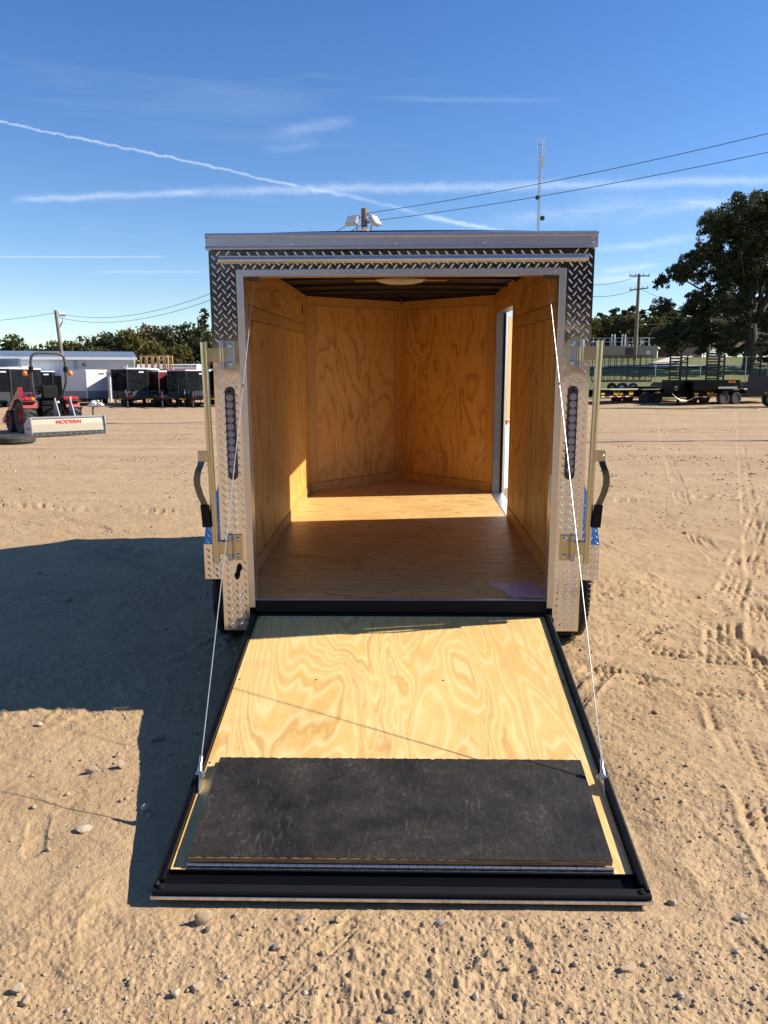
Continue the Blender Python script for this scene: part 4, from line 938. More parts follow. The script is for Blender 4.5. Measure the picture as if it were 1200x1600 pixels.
def limb(mb, a, b, r0, r1, rs, sag=.12, n=7):
    a, b = Vector(a), Vector(b); L = (b-a).length; pts = []; rad = []
    j = [Vector(rs.normal(size=3))*L*.035 for _ in range(n+1)]
    for k in range(n+1):
        t = k/n; pts.append(a.lerp(b, t)+(j[k] if 0 < k < n else Vector((0,0,0)))+Vector((0, 0, -sag*L*math.sin(math.pi*t)))); rad.append(r0+(r1-r0)*t)
    mb.tube(pts, 0, 8, radii=rad); return pts
def make_tree(kind, h, loc, label, group, seed, leaf='leaf_mixed', width=None, count=3200, size=.30, rz=0):
    rs = np.random.default_rng(seed); w = width or h*.42
    root = empty(kind, loc, label, 'tree', group, rz=rz)
    if kind == 'pine_tree':
        cs = [(rs.normal()*w*.28, rs.normal()*w*.28, h*(.58+.40*k/9)) for k in range(10)]; rd = [w*.36*(1.15-.55*k/9) for k in range(10)]; fl = .55
    else:
        cs, rd = [], []
        for k in range(13):
            a = rs.uniform(0, 6.28); t = rs.uniform(.16, .95); q = w*.62*math.sin(math.pi*min(1, .22+.78*t))**.7*rs.uniform(.4, 1); cs.append((math.cos(a)*q, math.sin(a)*q, h*(.06+.82*t))); rd.append(w*rs.uniform(.30, .46))
        fl = .8
    mb = MB(); lean = rs.normal()*.03*h
    mb.tube([(0, 0, -.3), (lean*.3, 0, h*.3), (lean, 0, h*(.9 if kind == 'pine_tree' else .62))], 0, 9, radii=[h*.026+.05, h*.019+.03, h*.006+.02])
    for c, r_ in zip(cs, rd): limb(mb, (lean*.5, 0, h*(.22+.3*rs.random()) if kind != 'pine_tree' else c[2]-.3), c, h*.008+.02, .02, rs, .05, 5)
    mb.build('trunk', 'bark', root, True)
    leaf_obj('crown', leaves(cs, rd, count, size, fl, seed), leaf, root)
    return root
ORD = ['first', 'second', 'third', 'fourth', 'fifth', 'sixth', 'seventh', 'eighth', 'ninth', 'tenth', 'eleventh', 'twelfth', 'thirteenth', 'fourteenth', 'fifteenth', 'sixteenth', 'seventeenth', 'eighteenth', 'nineteenth', 'twentieth', 'last']
LEFTS = sorted([-60, -20, 52, 84, 112, 140, 168, 192, 256, 300, 322, 345, 375, 246, 285, 160, 330]); RIGHTS = sorted([915, 938, 958, 978, 1012, 1030, 1052, 1070, 1092, 1112, 1135, 1160, 1186, 1210, 1240, 1040, 1150, 1195, 1130])
def tree_label(px, pr, lst, where): return {id(protoA): 'mid green', id(protoC): 'yellow green', id(protoD): 'dark green'}.get(id(pr), 'green')+' tree, '+ORD[lst.index(px)]+' from the left '+where
GL, GR, GB = 'trees behind the metal building', 'trees behind the concrete tank', 'trees behind the viewpoint'
LT = 'mid green broad tree left of the leaning pole, lowest on the skyline'
protoA = make_tree('broad_tree', 6.6, at(20, 84), LT, GL, 11, 'leaf_mixed', 3.9, 5200, .30)
protoB = make_tree('broad_tree', 7.6, at(236, 80), 'tall sparse brownish tree above the tan timber frame on the left', GL, 12, 'leaf_brown', 3.4, 2600, .26)
protoC = make_tree('broad_tree', 6.4, at(210, 74), 'yellowish bushy tree right of the metal building corner', GL, 13, 'leaf_yellow', 3.4, 4200, .28)
protoD = make_tree('broad_tree', 7.2, at(276, 78), 'dark full tree between the timber frame and the trailer', GL, 14, 'leaf_oak', 4.0, 5200, .30)
protoP = make_tree('pine_tree', 11.5, at(322, 112), 'lone pine with a dark tuft beside the trailer corner', GL, 15, 'leaf_pine', 2.4, 2600, .32)
def put(proto, loc, rz, sc, label, group):
    c = copy_tree(proto); c.location = loc; c.rotation_euler = (0, 0, rz); c.scale = (sc, sc, sc); c['label'] = label; c['group'] = group; return c
for k, (px, dd_, pr, sc) in enumerate([(-60, 86, protoA, .95), (-20, 90, protoD, .9), (52, 86, protoD, .80), (84, 88, protoA, .92), (112, 84, protoC, .92), (140, 86, protoD, .92), (168, 84, protoA, 1.02),
                                       (192, 82, protoD, .96), (256, 84, protoD, 1.06), (300, 80, protoA, 1.12), (322, 82, protoC, 1.06), (345, 80, protoD, 1.02), (375, 84, protoA, 1.1), (246, 72, protoC, .82), (285, 71, protoC, .76), (160, 76, protoC, .76), (330, 73, protoD, .82)]):
    put(pr, at(px, dd_), k*1.9+.4, sc, tree_label(px, pr, LEFTS, 'in the wood behind the metal building'), GL)
for px, dd_, sc in ((420, 86, 1.1), (480, 90, 1.0), (560, 92, 1.1), (650, 100, 1.0), (730, 105, 1.1), (800, 110, 1.1), (870, 118, 1.1)):
    put(protoD, at(px, dd_), px*.7, sc, 'one of the trees hidden behind the trailer box', 'trees behind the trailer')
for k in range(8): put((protoD, protoA)[k % 2], at(-130-k*75, 88), k*1.7, 1.0, 'one of the trees continuing the wood past the left edge', 'trees past the left edge')
def gat(px, d_, dz=0.0): p = at(px, d_); p.z = ghz(p.x, p.y)+dz; return p
RL1, RL2, RL3 = 'dark round topped pine nearest the trailer on the right skyline', 'one of the green yellow bushy trees behind the concrete tank', 'one of the dark trees beyond the field at the far right'
pines = []
for k, (px, dd_, h) in enumerate([(928, 150, 8.4), (950, 155, 9.8), (966, 152, 9.2), (981, 158, 10.4), (1002, 150, 9.4), (1022, 152, 9.6), (1040, 150, 8.9), (905, 150, 8.6)]):
    if k == 0: pp = make_tree('pine_tree', h, gat(px, dd_), RL1, GR, 31, 'leaf_pine', 3.2, 3400, .38)
    elif k == 1: pp2 = make_tree('pine_tree', h, gat(px, dd_), 'dark round topped pine, second from the trailer on the right skyline', GR, 36, 'leaf_pine', 3.6, 3400, .38)
    else: put(pp if k % 2 else pp2, gat(px, dd_), k*1.3, h/(8.4 if k % 2 else 9.8), 'dark round topped pine, '+ORD[k]+' counted from the trailer on the right skyline', GR)
for k, (px, dd_, pr, sc) in enumerate([(915, 128, protoC, .95), (938, 130, protoC, 1.0), (958, 128, protoA, .95), (978, 126, protoC, 1.0), (1012, 124, protoC, .95), (1030, 128, protoA, 1.12), (1052, 130, protoD, 1.0),
                                       (1070, 132, protoC, 1.05), (1092, 130, protoC, 1.1), (1112, 134, protoC, 1.0), (1135, 130, protoA, 1.1), (1160, 134, protoD, 1.2), (1186, 130, protoC, 1.1), (1210, 132, protoD, 1.2), (1240, 130, protoA, 1.3), (1040, 112, protoD, .7), (1150, 108, protoD, .7), (1195, 104, protoD, .9), (1130, 112, protoD, .55)]):
    put(pr, gat(px, dd_), k*2.1, sc*1.08, tree_label(px, pr, RIGHTS, 'in the wood beyond the green field'), GR)
# tall dark trees behind the viewpoint, mirrored in the tread plate
for k, (x, y, sc) in enumerate([(-19, -56, 1.3), (-15, -54, 1.5), (-12, -50, 1.7), (-4, -50, 1.9), (3, -46, 2.0), (10, -50, 2.1), (17, -44, 2.2), (24, -50, 2.1), (32, -46, 2.2), (42, -52, 2.2), (54, -50, 2.0), (-24, -66, .9), (-38, -70, 1.0), (7, -56, 2.2), (14, -58, 2.2), (0, -58, 2.0), (20, -60, 2.3), (-8.5, -52, 1.5)]):
    put(protoD, (x, y, 0), k*1.1, sc, 'one of the tall dark trees across the yard behind the viewpoint', GB)

# the big oak
od = 78.0; ok = 1202/od; ob = gat(1170, od); ob.x = atp(1170, 575, od).x
oak = empty('oak_tree', ob, 'big dark spreading oak with a thick trunk at the right edge of the field', 'tree')
CL = [(1165,332,33), (1130,338,34), (1196,322,32), (1104,362,25), (1150,384,36), (1190,388,36), (1074,411,22), (1050,428,20), (1040,436,14), (1112,418,28), (1152,432,30), (1190,440,28), (1056,474,20), (1092,476,30), (1132,486,26), (1046,524,22),
      (1080,514,26), (1116,522,24), (1150,505,18), (1196,528,28), (1225,345,36), (1255,385,36), (1240,430,38), (1275,440,34), (1290,490,30), (1250,500,34), (1225,480,26), (1300,530,26), (1255,545,24), (1210,560,18), (1100,548,13), (1100,395,20), (1128,372,24), (1175,355,30), (1140,455,18), (1105,450,14)]
rs = np.random.default_rng(5); cs, rd = [], []
for (px, py, r_) in CL:
    for q in range(3):
        dep = rs.normal()*2.6 if q == 0 else rs.choice([-1, 1])*rs.uniform(2.0, 5.0)
        w_ = atp(px, py, od); cs.append((w_.x-ob.x+.45+rs.normal()*.2, dep, w_.z-ob.z+rs.normal()*.15)); rd.append(r_/ok*(1.0 if q == 0 else .82))
leaf_obj('crown', leaves(cs, rd, 200000, .19, .86, 77), 'leaf_oak', oak)
mb = MB(); mb.tube([(0,0,-.5), (0,0,.6), (.05,0,3.0), (-.2,0,5.0), (-.1,0,6.4)], 0, 12, radii=[.85, .62, .55, .52, .48])
for k, (c, r_) in enumerate(zip(cs, rd)):
    if k % 6: continue
    zb = min(5.8, max(2.6, c[2]*.5)); hub = (-.1+.25*(c[0] > 0)*1.0, 0, zb+.4)
    limb(mb, hub, (c[0]*.55, c[1]*.5, zb+(c[2]-zb)*.62), .28, .13, rs, .03, 6); limb(mb, (c[0]*.55, c[1]*.5, zb+(c[2]-zb)*.62), c, .13, .03, rs, .02, 5)
mb.tube([(.0,0,4.9), (-1.2,0,7.6), (-1.6,.2,10.5), (-1.5,0,14)], 0, 9, radii=[.42, .36, .24, .1]); mb.tube([(.1,0,4.6), (1.6,.2,7.2), (2.6,0,11), (2.8,.1,15)], 0, 9, radii=[.45, .38, .25, .1])
mb.build('trunk', 'bark', oak, True)

# ================================================================== YARD ON THE LEFT
def wall_ribbed(parent, p0, p1, z0, z1, material, pitch=.92, ribs=3, name='wall_panel', thick=.05, ty=None):
    p0, p1 = Vector(p0), Vector(p1); d_ = p1-p0; L = d_.length; d_.normalize(); n = max(1, round(L/pitch)); w = L/n; src = None; ang_ = math.atan2(d_.y, d_.x)
    for k in range(n):
        if src is None:
            mb = MB().box(.004, w-.004, 0, thick, 0, z1-z0)
            for q in range(ribs): x = w*(q+.5)/ribs; mb.prism([(x-.035, 0), (x-.02, -.028), (x+.02, -.028), (x+.035, 0)], .0, z1-z0, 'z')
            src = mb.build(name, material, parent); o = src
        else: o = share(src, name, parent)
        p = p0+d_*(w*k); o.location = (p.x, p.y, z0); o.rotation_euler = (0, 0, ang_)
A = at(213, 58)
bld = empty('metal_building', (A.x, A.y, 0), 'long white ribbed metal shed with a blue grey roof behind the tractor', 'building')
u = Vector((-.938, -.346, 0)).normalized(); nrm = Vector((-.346, .938, 0)).normalized()
Lb = 26.0; Wd = 16.0; E_ = 3.15
wall_ribbed(bld, u*Lb, Vector((0,0,0)), 0.0, E_, 'white_metal'); wall_ribbed(bld, Vector((0,0,0)), nrm*Wd, 0, E_, 'white_metal')
mb = MB(); rid = 3.85
pts = [u*(Lb+.2)-nrm*.35, -u*.25-nrm*.35, -u*.25+nrm*(Wd/2), u*(Lb+.2)+nrm*(Wd/2)]
zz = [E_+.06, E_+.06, rid, rid]
mb.v = [(p.x, p.y, z) for p, z in zip(pts, zz)]+[(p.x, p.y, z+.08) for p, z in zip(pts, zz)]; mb.f = [(0,1,2,3), (4,7,6,5), (0,4,5,1), (1,5,6,2), (2,6,7,3), (3,7,4,0)]
mb.build('roof', 'roof_blue', bld)
mb = MB(); pts = [u*(Lb+.2)+nrm*(Wd/2), -u*.25+nrm*(Wd/2), -u*.25+nrm*(Wd+.3), u*(Lb+.2)+nrm*(Wd+.3)]; zz = [rid, rid, E_, E_]
mb.v = [(p.x, p.y, z) for p, z in zip(pts, zz)]+[(p.x, p.y, z+.08) for p, z in zip(pts, zz)]; mb.f = [(0,1,2,3), (4,7,6,5), (0,4,5,1), (1,5,6,2), (2,6,7,3), (3,7,4,0)]; mb.build('roof', 'roof_blue', bld)
MB().obox(u*(Lb+.2)-nrm*.38+Vector((0,0,E_)), -u*.28-nrm*.38+Vector((0,0,E_)), .10, .20).build('eave_trim', 'white_paint', bld)
MB().obox(-u*.05-nrm*.06, -u*.05-nrm*.06+Vector((0,0,E_)), .14, .10, up=(0,1,0)).build('corner_trim', 'white_paint', bld)
MB().obox(u*4.0-nrm*.05, u*4.0-nrm*.05+Vector((0,0,E_)), .10, .10, up=(0,1,0)).build('downpipe', 'galvanized', bld)
wn = MB().obox(u*8.6-nrm*.05+Vector((0,0,2.35)), u*10.4-nrm*.05+Vector((0,0,2.35)), .08, .66).build('window', 'window_blue', bld)
MB().obox(u*8.5-nrm*.07+Vector((0,0,2.71)), u*10.5-nrm*.07+Vector((0,0,2.71)), .10, .06).obox(u*8.5-nrm*.07+Vector((0,0,1.99)), u*10.5-nrm*.07+Vector((0,0,1.99)), .10, .06).obox(u*8.55-nrm*.07+Vector((0,0,1.99)), u*8.55-nrm*.07+Vector((0,0,2.7)), .06, .06).obox(u*10.45-nrm*.07+Vector((0,0,1.99)), u*10.45-nrm*.07+Vector((0,0,2.7)), .06, .06).build('window_frame', 'galvanized', wn)
MB().obox(u*6.2-nrm*.06+Vector((0,0,.95)), u*3.1-nrm*.04+Vector((0,0,.95)), .06, 1.9).build('bay_shade_panel', 'black_matte', bld, )  # black panel on the solid wall, its colour standing for shade inside an opening
MB().ball(u*3.4-nrm*.30+Vector((0,0,2.72)), .16, .16, .12).obox(u*3.4-nrm*.28+Vector((0,0,2.72)), u*3.4+Vector((0,0,2.85)), .05, .05).build('wall_lamp', 'dark_grey', bld)
# white low gable of the shed behind
bb = empty('white_shed', at(-30, 96), 'long white shed roof showing above the blue grey metal roof', 'building')
MB().box(-14, 13.6, 0, 12, 0, 4.9).build('wall', 'white_metal', bb); MB().prism([(-14.3, 4.9), (13.2, 4.9), (13.9, 5.02), (13.6, 5.22), (-1.0, 5.50), (-14.3, 5.42)], -.4, 12.4, 'y').build('roof', 'cream_paint', bb)
# cream annex left
an = at(-42, 50)
ax_ = empty('white_annex', (an.x, an.y, 0), 'cream walled low annex with a short ribbed roof at the left edge', 'building')
MB().box(-2.2, 3.3, 0, 1.2, 0, 2.42).build('wall', 'cream_paint', ax_); wall_ribbed(ax_, (-2.3, -.12, 0), (3.35, -.12, 0), 2.5, 2.98, 'roof_blue', 1.0, 4, 'roof_panel', .06); MB().box(-2.3, 3.4, -.1, 1.3, 2.43, 2.49).build('roof', 'white_paint', ax_)
MB().obox((3.36, -.05, 0), (3.36, -.05, 2.45), .16, .16, up=(0,1,0)).build('downpipe', 'galvanized', ax_)

def make_wheel(parent, c, r, w, axis='x', name='wheel', rim='galvanized', seg=22):
    m = Matrix.Translation(c) @ (Matrix.Rotation(R(90), 4, 'Y') if axis == 'x' else Matrix.Rotation(R(90), 4, 'X'))
    wh = MB().lathe([(r*.56, -w*.4), (r*.80, -w*.52), (r*.96, -w*.42), (r, -w*.2), (r, w*.2), (r*.96, w*.42), (r*.80, w*.52), (r*.56, w*.4)], seg, m, close=True).build(name, 'tire_rubber', parent, True)
    MB().lathe([(r*.57, -w*.36), (r*.45, -w*.1), (r*.2, -w*.2), (r*.2, w*.2), (r*.45, w*.1), (r*.57, w*.36)], 16, m).build('rim', rim, wh, True); return wh
def box_trailer(px, d_, w, l, h, paint, label, rz=0.0, roof='white_paint', guard='dark_grey', group='enclosed cargo trailers parked in a row'):
    p = at(px, d_); root = empty('cargo_trailer', (p.x, p.y, 0), label, 'cargo trailer', group, rz=rz); z0 = .42; n = .75
    MB().prism([(-w/2, 0), (0, -n), (w/2, 0), (w/2, l), (-w/2, l)], z0, z0+h, 'z').build('body', paint, root)
    MB().prism([(-w/2-.02, -.01), (0, -n-.02), (w/2+.02, -.01), (w/2+.02, l+.02), (-w/2-.02, l+.02)], z0+h+.003, z0+h+.09, 'z').build('roof', roof, root)
    MB().prism([(-w/2-.012, .05), (-w/2-.012, -.005), (0, -n-.016), (w/2+.012, -.005), (w/2+.012, .05), (w/2+.004, .05), (0, -n-.004), (-w/2-.004, .05)], z0-.02, z0+.5, 'z').build('stone_guard', guard, root)
    MB().obox((w*.30, -n*.40-.012, z0+h-.17), (w*.42, -n*.16-.012, z0+h-.17), .012, .09).build('decal', 'white_paint' if 'gloss' in paint else 'dark_grey', root)
    for sx in (-1, 0, 1): MB().obox((sx*w/2, -n-.03 if sx == 0 else -.02, z0), (sx*w/2, -n-.03 if sx == 0 else -.02, z0+h), .06, .06, up=(0,1,0)).build('corner_trim', 'aluminium' if paint != 'gloss_black' else 'dark_grey', root)
    MB().obox((-w*.35, -.2, z0-.03), (0, -1.75, z0-.03), .07, .10).obox((w*.35, -.2, z0-.03), (0, -1.75, z0-.03), .07, .10).build('tongue', 'black_paint', root)
    MB().tube([(0, -1.45, .02), (0, -1.45, 1.0)], .045, 8).box(-.12, .12, -1.57, -1.33, 0, .03).build('jack', 'galvanized', root)
    for sx in (-1, 1):
        for yw in (l*.52, l*.52+.85): make_wheel(root, (sx*(w/2-.08), yw, .34), .34, .2)
        MB().box(*sorted((sx*w/2, sx*(w/2+.1))), l*.52-.45, l*.52+1.3, .66, .72).build('fender', 'black_paint', root)
    return root
box_trailer(-8, 46, 2.1, 4.0, 1.85, 'gloss_black', 'black box trailer cut by the left edge of the picture')
box_trailer(56, 55, 2.5, 5, 1.75, 'gloss_black', 'black box trailer seen through the roll bar of the tractor', rz=.2)
box_trailer(137, 50, 2.7, 5, 1.75, 'white_paint', 'white box trailer with grey lower band, nose towards the viewer', rz=.43, guard='grey_paint')
box_trailer(206, 49, 2.15, 5, 1.84, 'gloss_black', 'glossy black box trailer right of the white one', rz=.15)
box_trailer(251, 51, 1.9, 5, 1.68, 'gloss_maroon', 'glossy maroon box trailer between two black ones', rz=.35)
box_trailer(297, 49, 2.5, 5, 1.72, 'gloss_black', 'wide glossy black box trailer with pale roof nearest the open trailer', rz=.1)
box_trailer(352, 51, 2.5, 5, 1.78, 'gloss_black', 'black box trailer mostly hidden behind the open trailer', rz=.1)
box_trailer(420, 52, 2.3, 5, 1.9, 'white_paint', 'white box trailer entirely behind the open trailer', rz=.1)
def utility(px, d_, label, rz=0.0):
    p = at(px, d_); r_ = empty('utility_trailer', (p.x, p.y, 0), label, 'utility trailer', 'low utility trailers in front of the box trailers', rz=rz)
    MB().box(-1.0, 1.0, 0, 3.6, .52, .62).build('deck', 'black_paint', r_)
    for sx in (-1, 1):
        MB().obox((sx*1.0, 0, .95), (sx*1.0, 3.6, .95), .05, .05).build('side_rail', 'black_paint', r_)
        for y in (0, 1.2, 2.4, 3.6): MB().obox((sx*1.0, y, .6), (sx*1.0, y, .95), .05, .05, up=(0,1,0)).build('post', 'black_paint', r_)
        for yw in (1.6, 2.4): make_wheel(r_, (sx*1.1, yw, .33), .33, .2)
        MB().box(*sorted((sx*.99, sx*1.24)), 1.2, 2.8, .70, .75).build('fender', 'black_paint', r_)
    MB().obox((-.7, 0, .56), (0, -1.5, .56), .07, .10).obox((.7, 0, .56), (0, -1.5, .56), .07, .10).build('tongue', 'black_paint', r_)
    MB().tube([(0, -1.2, .0), (0, -1.2, .95)], .04, 8).box(-.1, .1, -1.3, -1.1, 0, .02).build('jack', 'dark_grey', r_)
    MB().box(-.35, -.12, -.03, -.01, .58, .70).build('sticker', 'red_lens', r_); MB().box(-.95, -.75, -.04, -.01, .46, .53).box(.75, .95, -.04, -.01, .46, .53).build('end_cap', 'yellow_sticker', r_)
    return r_
utility(212, 45.5, 'leftmost low utility trailer with yellow end caps'); utility(262, 45, 'middle low utility trailer below the maroon box trailer', .1); utility(312, 45.5, 'low utility trailer closest to the lock bar of the open trailer')
g8 = empty('steel_gate', at(298, 46.6), 'black barred steel gate standing before the wide black box trailer', 'gate')
MB().box(-.68, .68, 0, .04, .58, .64).box(-.68, .68, 0, .04, 1.58, 1.64).box(-.68, -.63, 0, .04, .62, 1.6).box(.63, .68, 0, .04, .62, 1.6).build('gate_frame', 'dark_grey', g8)
for k in range(7): MB().box(-.50+k*.165, -.47+k*.165, .005, .035, .64, 1.58).build('bar', 'dark_grey', g8)
for sx in (-1, 1): MB().box(*sorted((sx*.64, sx*.68)), 0, .04, 0, .6).build('post', 'dark_grey', g8)
# long white vehicle body with lettering
wv = at(284, 66); wt_ = empty('box_truck', (wv.x, wv.y, 0), 'long white box truck with a red band and dark lettering behind the black trailers', 'truck')
MB().box(-3.6, 1.55, 0, 2.3, .6, 2.9, ch=.06).build('box_body', 'white_paint', wt_); MB().box(1.60, 3.3, 0.1, 2.2, .5, 2.35, ch=.25).build('cab', 'white_paint', wt_); MB().box(-.4, 1.5, -.012, -.002, 2.12, 2.52).build('red_band', 'red_sign', wt_)
MB().box(2.5, 3.33, .3, 2.0, 1.5, 2.1).build('windscreen', 'glass_dark', wt_)
for x in (-2.4, 2.2):
    for y in (.15, 2.1): make_wheel(wt_, (x, y, .45), .45, .26, 'y')
text('AIR CONDITIONING & HEATING', .24, 'dark_grey', wt_, (.35, -.012, 2.72), (R(90), 0, 0))
# timber frame
tf = empty('timber_frame', at(246, 57), 'tan open timber frame with a diagonal brace rising above the black trailers', 'timber frame')
xs = [-1.0, -.55, -.1, .35, .80, 1.0]
for x in xs:
    for y in (0, 1.1): MB().box(x-.045, x+.045, y-.05, y+.05, 0, 3.35).build('post', 'lumber', tf)
for z in (2.35, 3.30): MB().box(-1.05, 1.05, -.10, -.055, z-.05, z+.05).build('rail', 'lumber', tf); MB().box(-1.05, 1.05, 1.155, 1.20, z-.05, z+.05).build('rail', 'lumber', tf)
MB().obox((-.1, -.13, 2.65), (1.0, -.13, 3.28), .05, .10).build('brace', 'lumber', tf); MB().obox((-.1, -.13, 2.35), (.9, -.13, 1.85), .05, .10).build('brace', 'lumber', tf)
t2 = empty('timber_frame', at(176, 54), 'dull brown open timber frame between the white and the black box trailer', 'timber frame')
for x in (-.8, -.3, .3, .9): MB().box(x-.04, x+.04, -.04, .04, 0, 2.45).build('post', 'rust', t2)
MB().box(-.9, 1.0, -.09, -.045, 2.36, 2.44).build('rail', 'lumber', t2); MB().obox((-.8, -.1, 1.6), (.6, -.1, 2.3), .05, .08).build('brace', 'rust', t2)

# tractor ------------------------------------------------------------------
pt = at(74, 23.6)
tr = empty('tractor', (pt.x, pt.y, 0), 'red compact tractor with a roll bar, front loader and rear box blade', 'tractor', rz=R(43))
def lug_wheel(c, r, w, parent, sx):
    m = Matrix.Translation(c) @ Matrix.Rotation(R(90), 4, 'Y')
    wh = MB().lathe([(r*.56, -w*.40), (r*.70, -w*.50), (r*.90, -w*.50), (r*.955, -w*.40), (r*.955, w*.40), (r*.90, w*.50), (r*.70, w*.50), (r*.56, w*.40)], 32, m, close=True).build('wheel', 'tire_rubber', parent, True)
    n = 18
    for s_ in (-1, 1):
        src = None
        for k in range(n):
            a = 2*math.pi*(k+(.5 if s_ > 0 else 0))/n
            if src is None:
                mb = MB(); mb.obox((s_*w*.04, 0, r*.975), (s_*w*.52, -r*.20, r*.955), .045, r*.075); src = mb.build('lug', 'tire_rubber', wh); o = src
            else: o = share(src, 'lug', wh)
            o.location = c; o.rotation_euler = (a, 0, 0)
    m2 = Matrix.Translation(c) @ Matrix.Rotation(R(90*sx), 4, 'Y')
    MB().lathe([(r*.57, -w*.3), (r*.57, w*.36), (r*.50, w*.30), (r*.42, w*.05), (r*.22, w*.02), (r*.16, w*.18), (0.01, w*.2)], 24, m2).build('rim', 'red_paint', wh, True); return wh
for sx in (-1, 1):
    lug_wheel(Vector((sx*.66, 0, .52)), .52, .36, tr, sx); lug_wheel(Vector((sx*.56, 1.62, .34)), .34, .24, tr, sx)
    MB().prism([(-.45,.80), (-.35,1.03), (-.05,1.13), (.35,1.08), (.60,.86), (.60,.82), (.33,1.03), (-.05,1.08), (-.32,.98), (-.41,.80)], *sorted((sx*.42, sx*.84)), axis='x').build('fender', 'red_paint', tr)
    tl = MB().box(*sorted((sx*.62, sx*.80)), -.47, -.40, 1.02, 1.12, ch=.02).build('tail_lamp', 'red_lens', tr); MB().box(*sorted((sx*.50, sx*.61)), -.475, -.40, 1.02, 1.12, ch=.02).build('turn_lens', 'orange_lens', tl)
    MB().box(*sorted((sx*.44, sx*.86)), -.50, -.36, .985, 1.012).build('fender_step', 'dark_grey', tr)
    MB().tube([(sx*.62, -.30, 1.82), (sx*.50, -.30, 1.82)], .02, 8).build('lamp_arm', 'dark_grey', tr); MB().ball((sx*.66, -.30, 1.82), .085, .06, .085).build('amber_lamp', 'orange_lens', tr, True)
    MB().obox((sx*.46, 2.2, .62), (sx*.46, .95, 1.32), .09, .17).obox((sx*.46, .98, 1.40), (sx*.46, .92, .62), .12, .12, up=(0,1,0)).obox((sx*.46, 2.2, .62), (sx*.46, 2.9, .28), .09, .15).build('loader_arm', 'red_paint', tr)
    MB().tube([(sx*.46, 1.05, .75), (sx*.46, 2.0, .62)], .035, 8).build('loader_cylinder', 'steel', tr)
rop = MB().tube([(-.44,-.12,.75), (-.42,-.20,1.15), (-.50,-.34,1.55), (-.50,-.36,2.15), (-.47,-.37,2.31), (-.38,-.37,2.39), (-.26,-.37,2.42), (.26,-.37,2.42), (.38,-.37,2.39), (.47,-.37,2.31), (.50,-.36,2.15), (.50,-.34,1.55), (.42,-.20,1.15), (.44,-.12,.75)], .040, 10).build('roll_bar', 'dark_grey', tr, True)
for sx in (-1, 1): MB().box(*sorted((sx*.45, sx*.56)), -.42, -.28, 1.86, 2.02, ch=.02).build('fold_bracket', 'black_matte', rop)
MB().box(-.28, .28, .35, 2.05, .45, .78, ch=.04).build('chassis', 'black_matte', tr); MB().box(-.30, .30, .85, 2.1, .72, 1.22, ch=.10).build('hood', 'red_paint', tr); MB().box(-.34, .34, .60, .86, .70, 1.20, ch=.05).build('dash', 'dark_grey', tr)
MB().box(-.30, .30, -.42, .4, .38, .84, ch=.06).box(-.24, .24, -.50, -.40, .45, .72, ch=.03).build('rear_axle', 'black_matte', tr)
MB().box(-.44, .44, -.2, .85, .56, .60).build('platform', 'dark_grey', tr)
MB().box(-.25, .25, -.22, .25, .98, 1.10, ch=.05).box(-.24, .24, -.34, -.22, 1.05, 1.46, ch=.05).build('seat', 'black_rubber', tr); MB().box(-.28, .28, -.38, -.05, .84, 1.0, ch=.04).build('seat_base', 'black_matte', tr)
MB().lathe([(.165, -.012), (.19, 0), (.165, .012), (.155, 0)], 20, Matrix.Translation((-.02, .52, 1.32)) @ Matrix.Rotation(R(-40), 4, 'X'), close=True).tube([(-.02, .52, 1.32), (-.02, .70, 1.12)], .025, 8).tube([(-.18,.52,1.32), (.14,.52,1.32)], .012, 6).build('steering_wheel', 'black_matte', tr, True)
for sx in (-1, 1): MB().obox((sx*.30, -.35, .48), (sx*.36, -.98, .42), .05, .07).tube([(sx*.28, -.40, .85), (sx*.34, -.75, .45)], .022, 8).build('lift_arm', 'black_matte', tr)
MB().tube([(0, -.45, .80), (0, -1.00, .98)], .03, 8).build('top_link', 'steel', tr)
# box blade
bl = empty('box_scraper', (0,0,0), 'grey and cream box blade lettered MODERN hitched behind the red tractor', 'box scraper'); bl.location = tr.location; bl.rotation_euler = tr.rotation_euler
XB0, XB1, YB = -.98, 1.16, -1.52
MB().prism([(YB+.02,.10), (YB,.14), (YB+.03,.36), (YB+.07,.53), (YB+.10,.53), (YB+.07,.35), (YB+.06,.14)], XB0, XB1, 'x').build('moldboard', 'blade_worn', bl)
ed = MB().box(XB0, XB1, YB-.025, YB+.012, .015, .135).build('cutting_edge', 'dark_grey', bl)
for k in range(11): MB().lathe([(.016, 0), (.016, .01)], 8, Matrix.Translation((XB0+.12+k*.19, YB-.025, .075)) @ Matrix.Rotation(R(90), 4, 'X')).build('bolt', 'steel', ed)
MB().box(XB0, XB1, YB+.04, YB+.13, .53, .575).build('top_rail', 'blade_paint', bl)
for x in (XB0, XB1): MB().prism([(YB-.03,.01), (YB-.03,.30), (YB+.02,.575), (YB+.20,.575), (YB+.62,.36), (YB+.62,.02)], x-.012, x+.012, 'x').build('side_plate', 'blade_paint', bl)
MB().box(XB0, XB1, YB+.42, YB+.50, .40, .48).build('tool_bar', 'blade_paint', bl)
for x in (-.12, .32): MB().prism([(YB+.12,.55), (YB+.58,.44), (YB+.66,.50), (YB+.50,1.08), (YB+.44,1.10)], x-.012, x+.012, 'x').build('hitch_mast', 'blade_paint', bl)
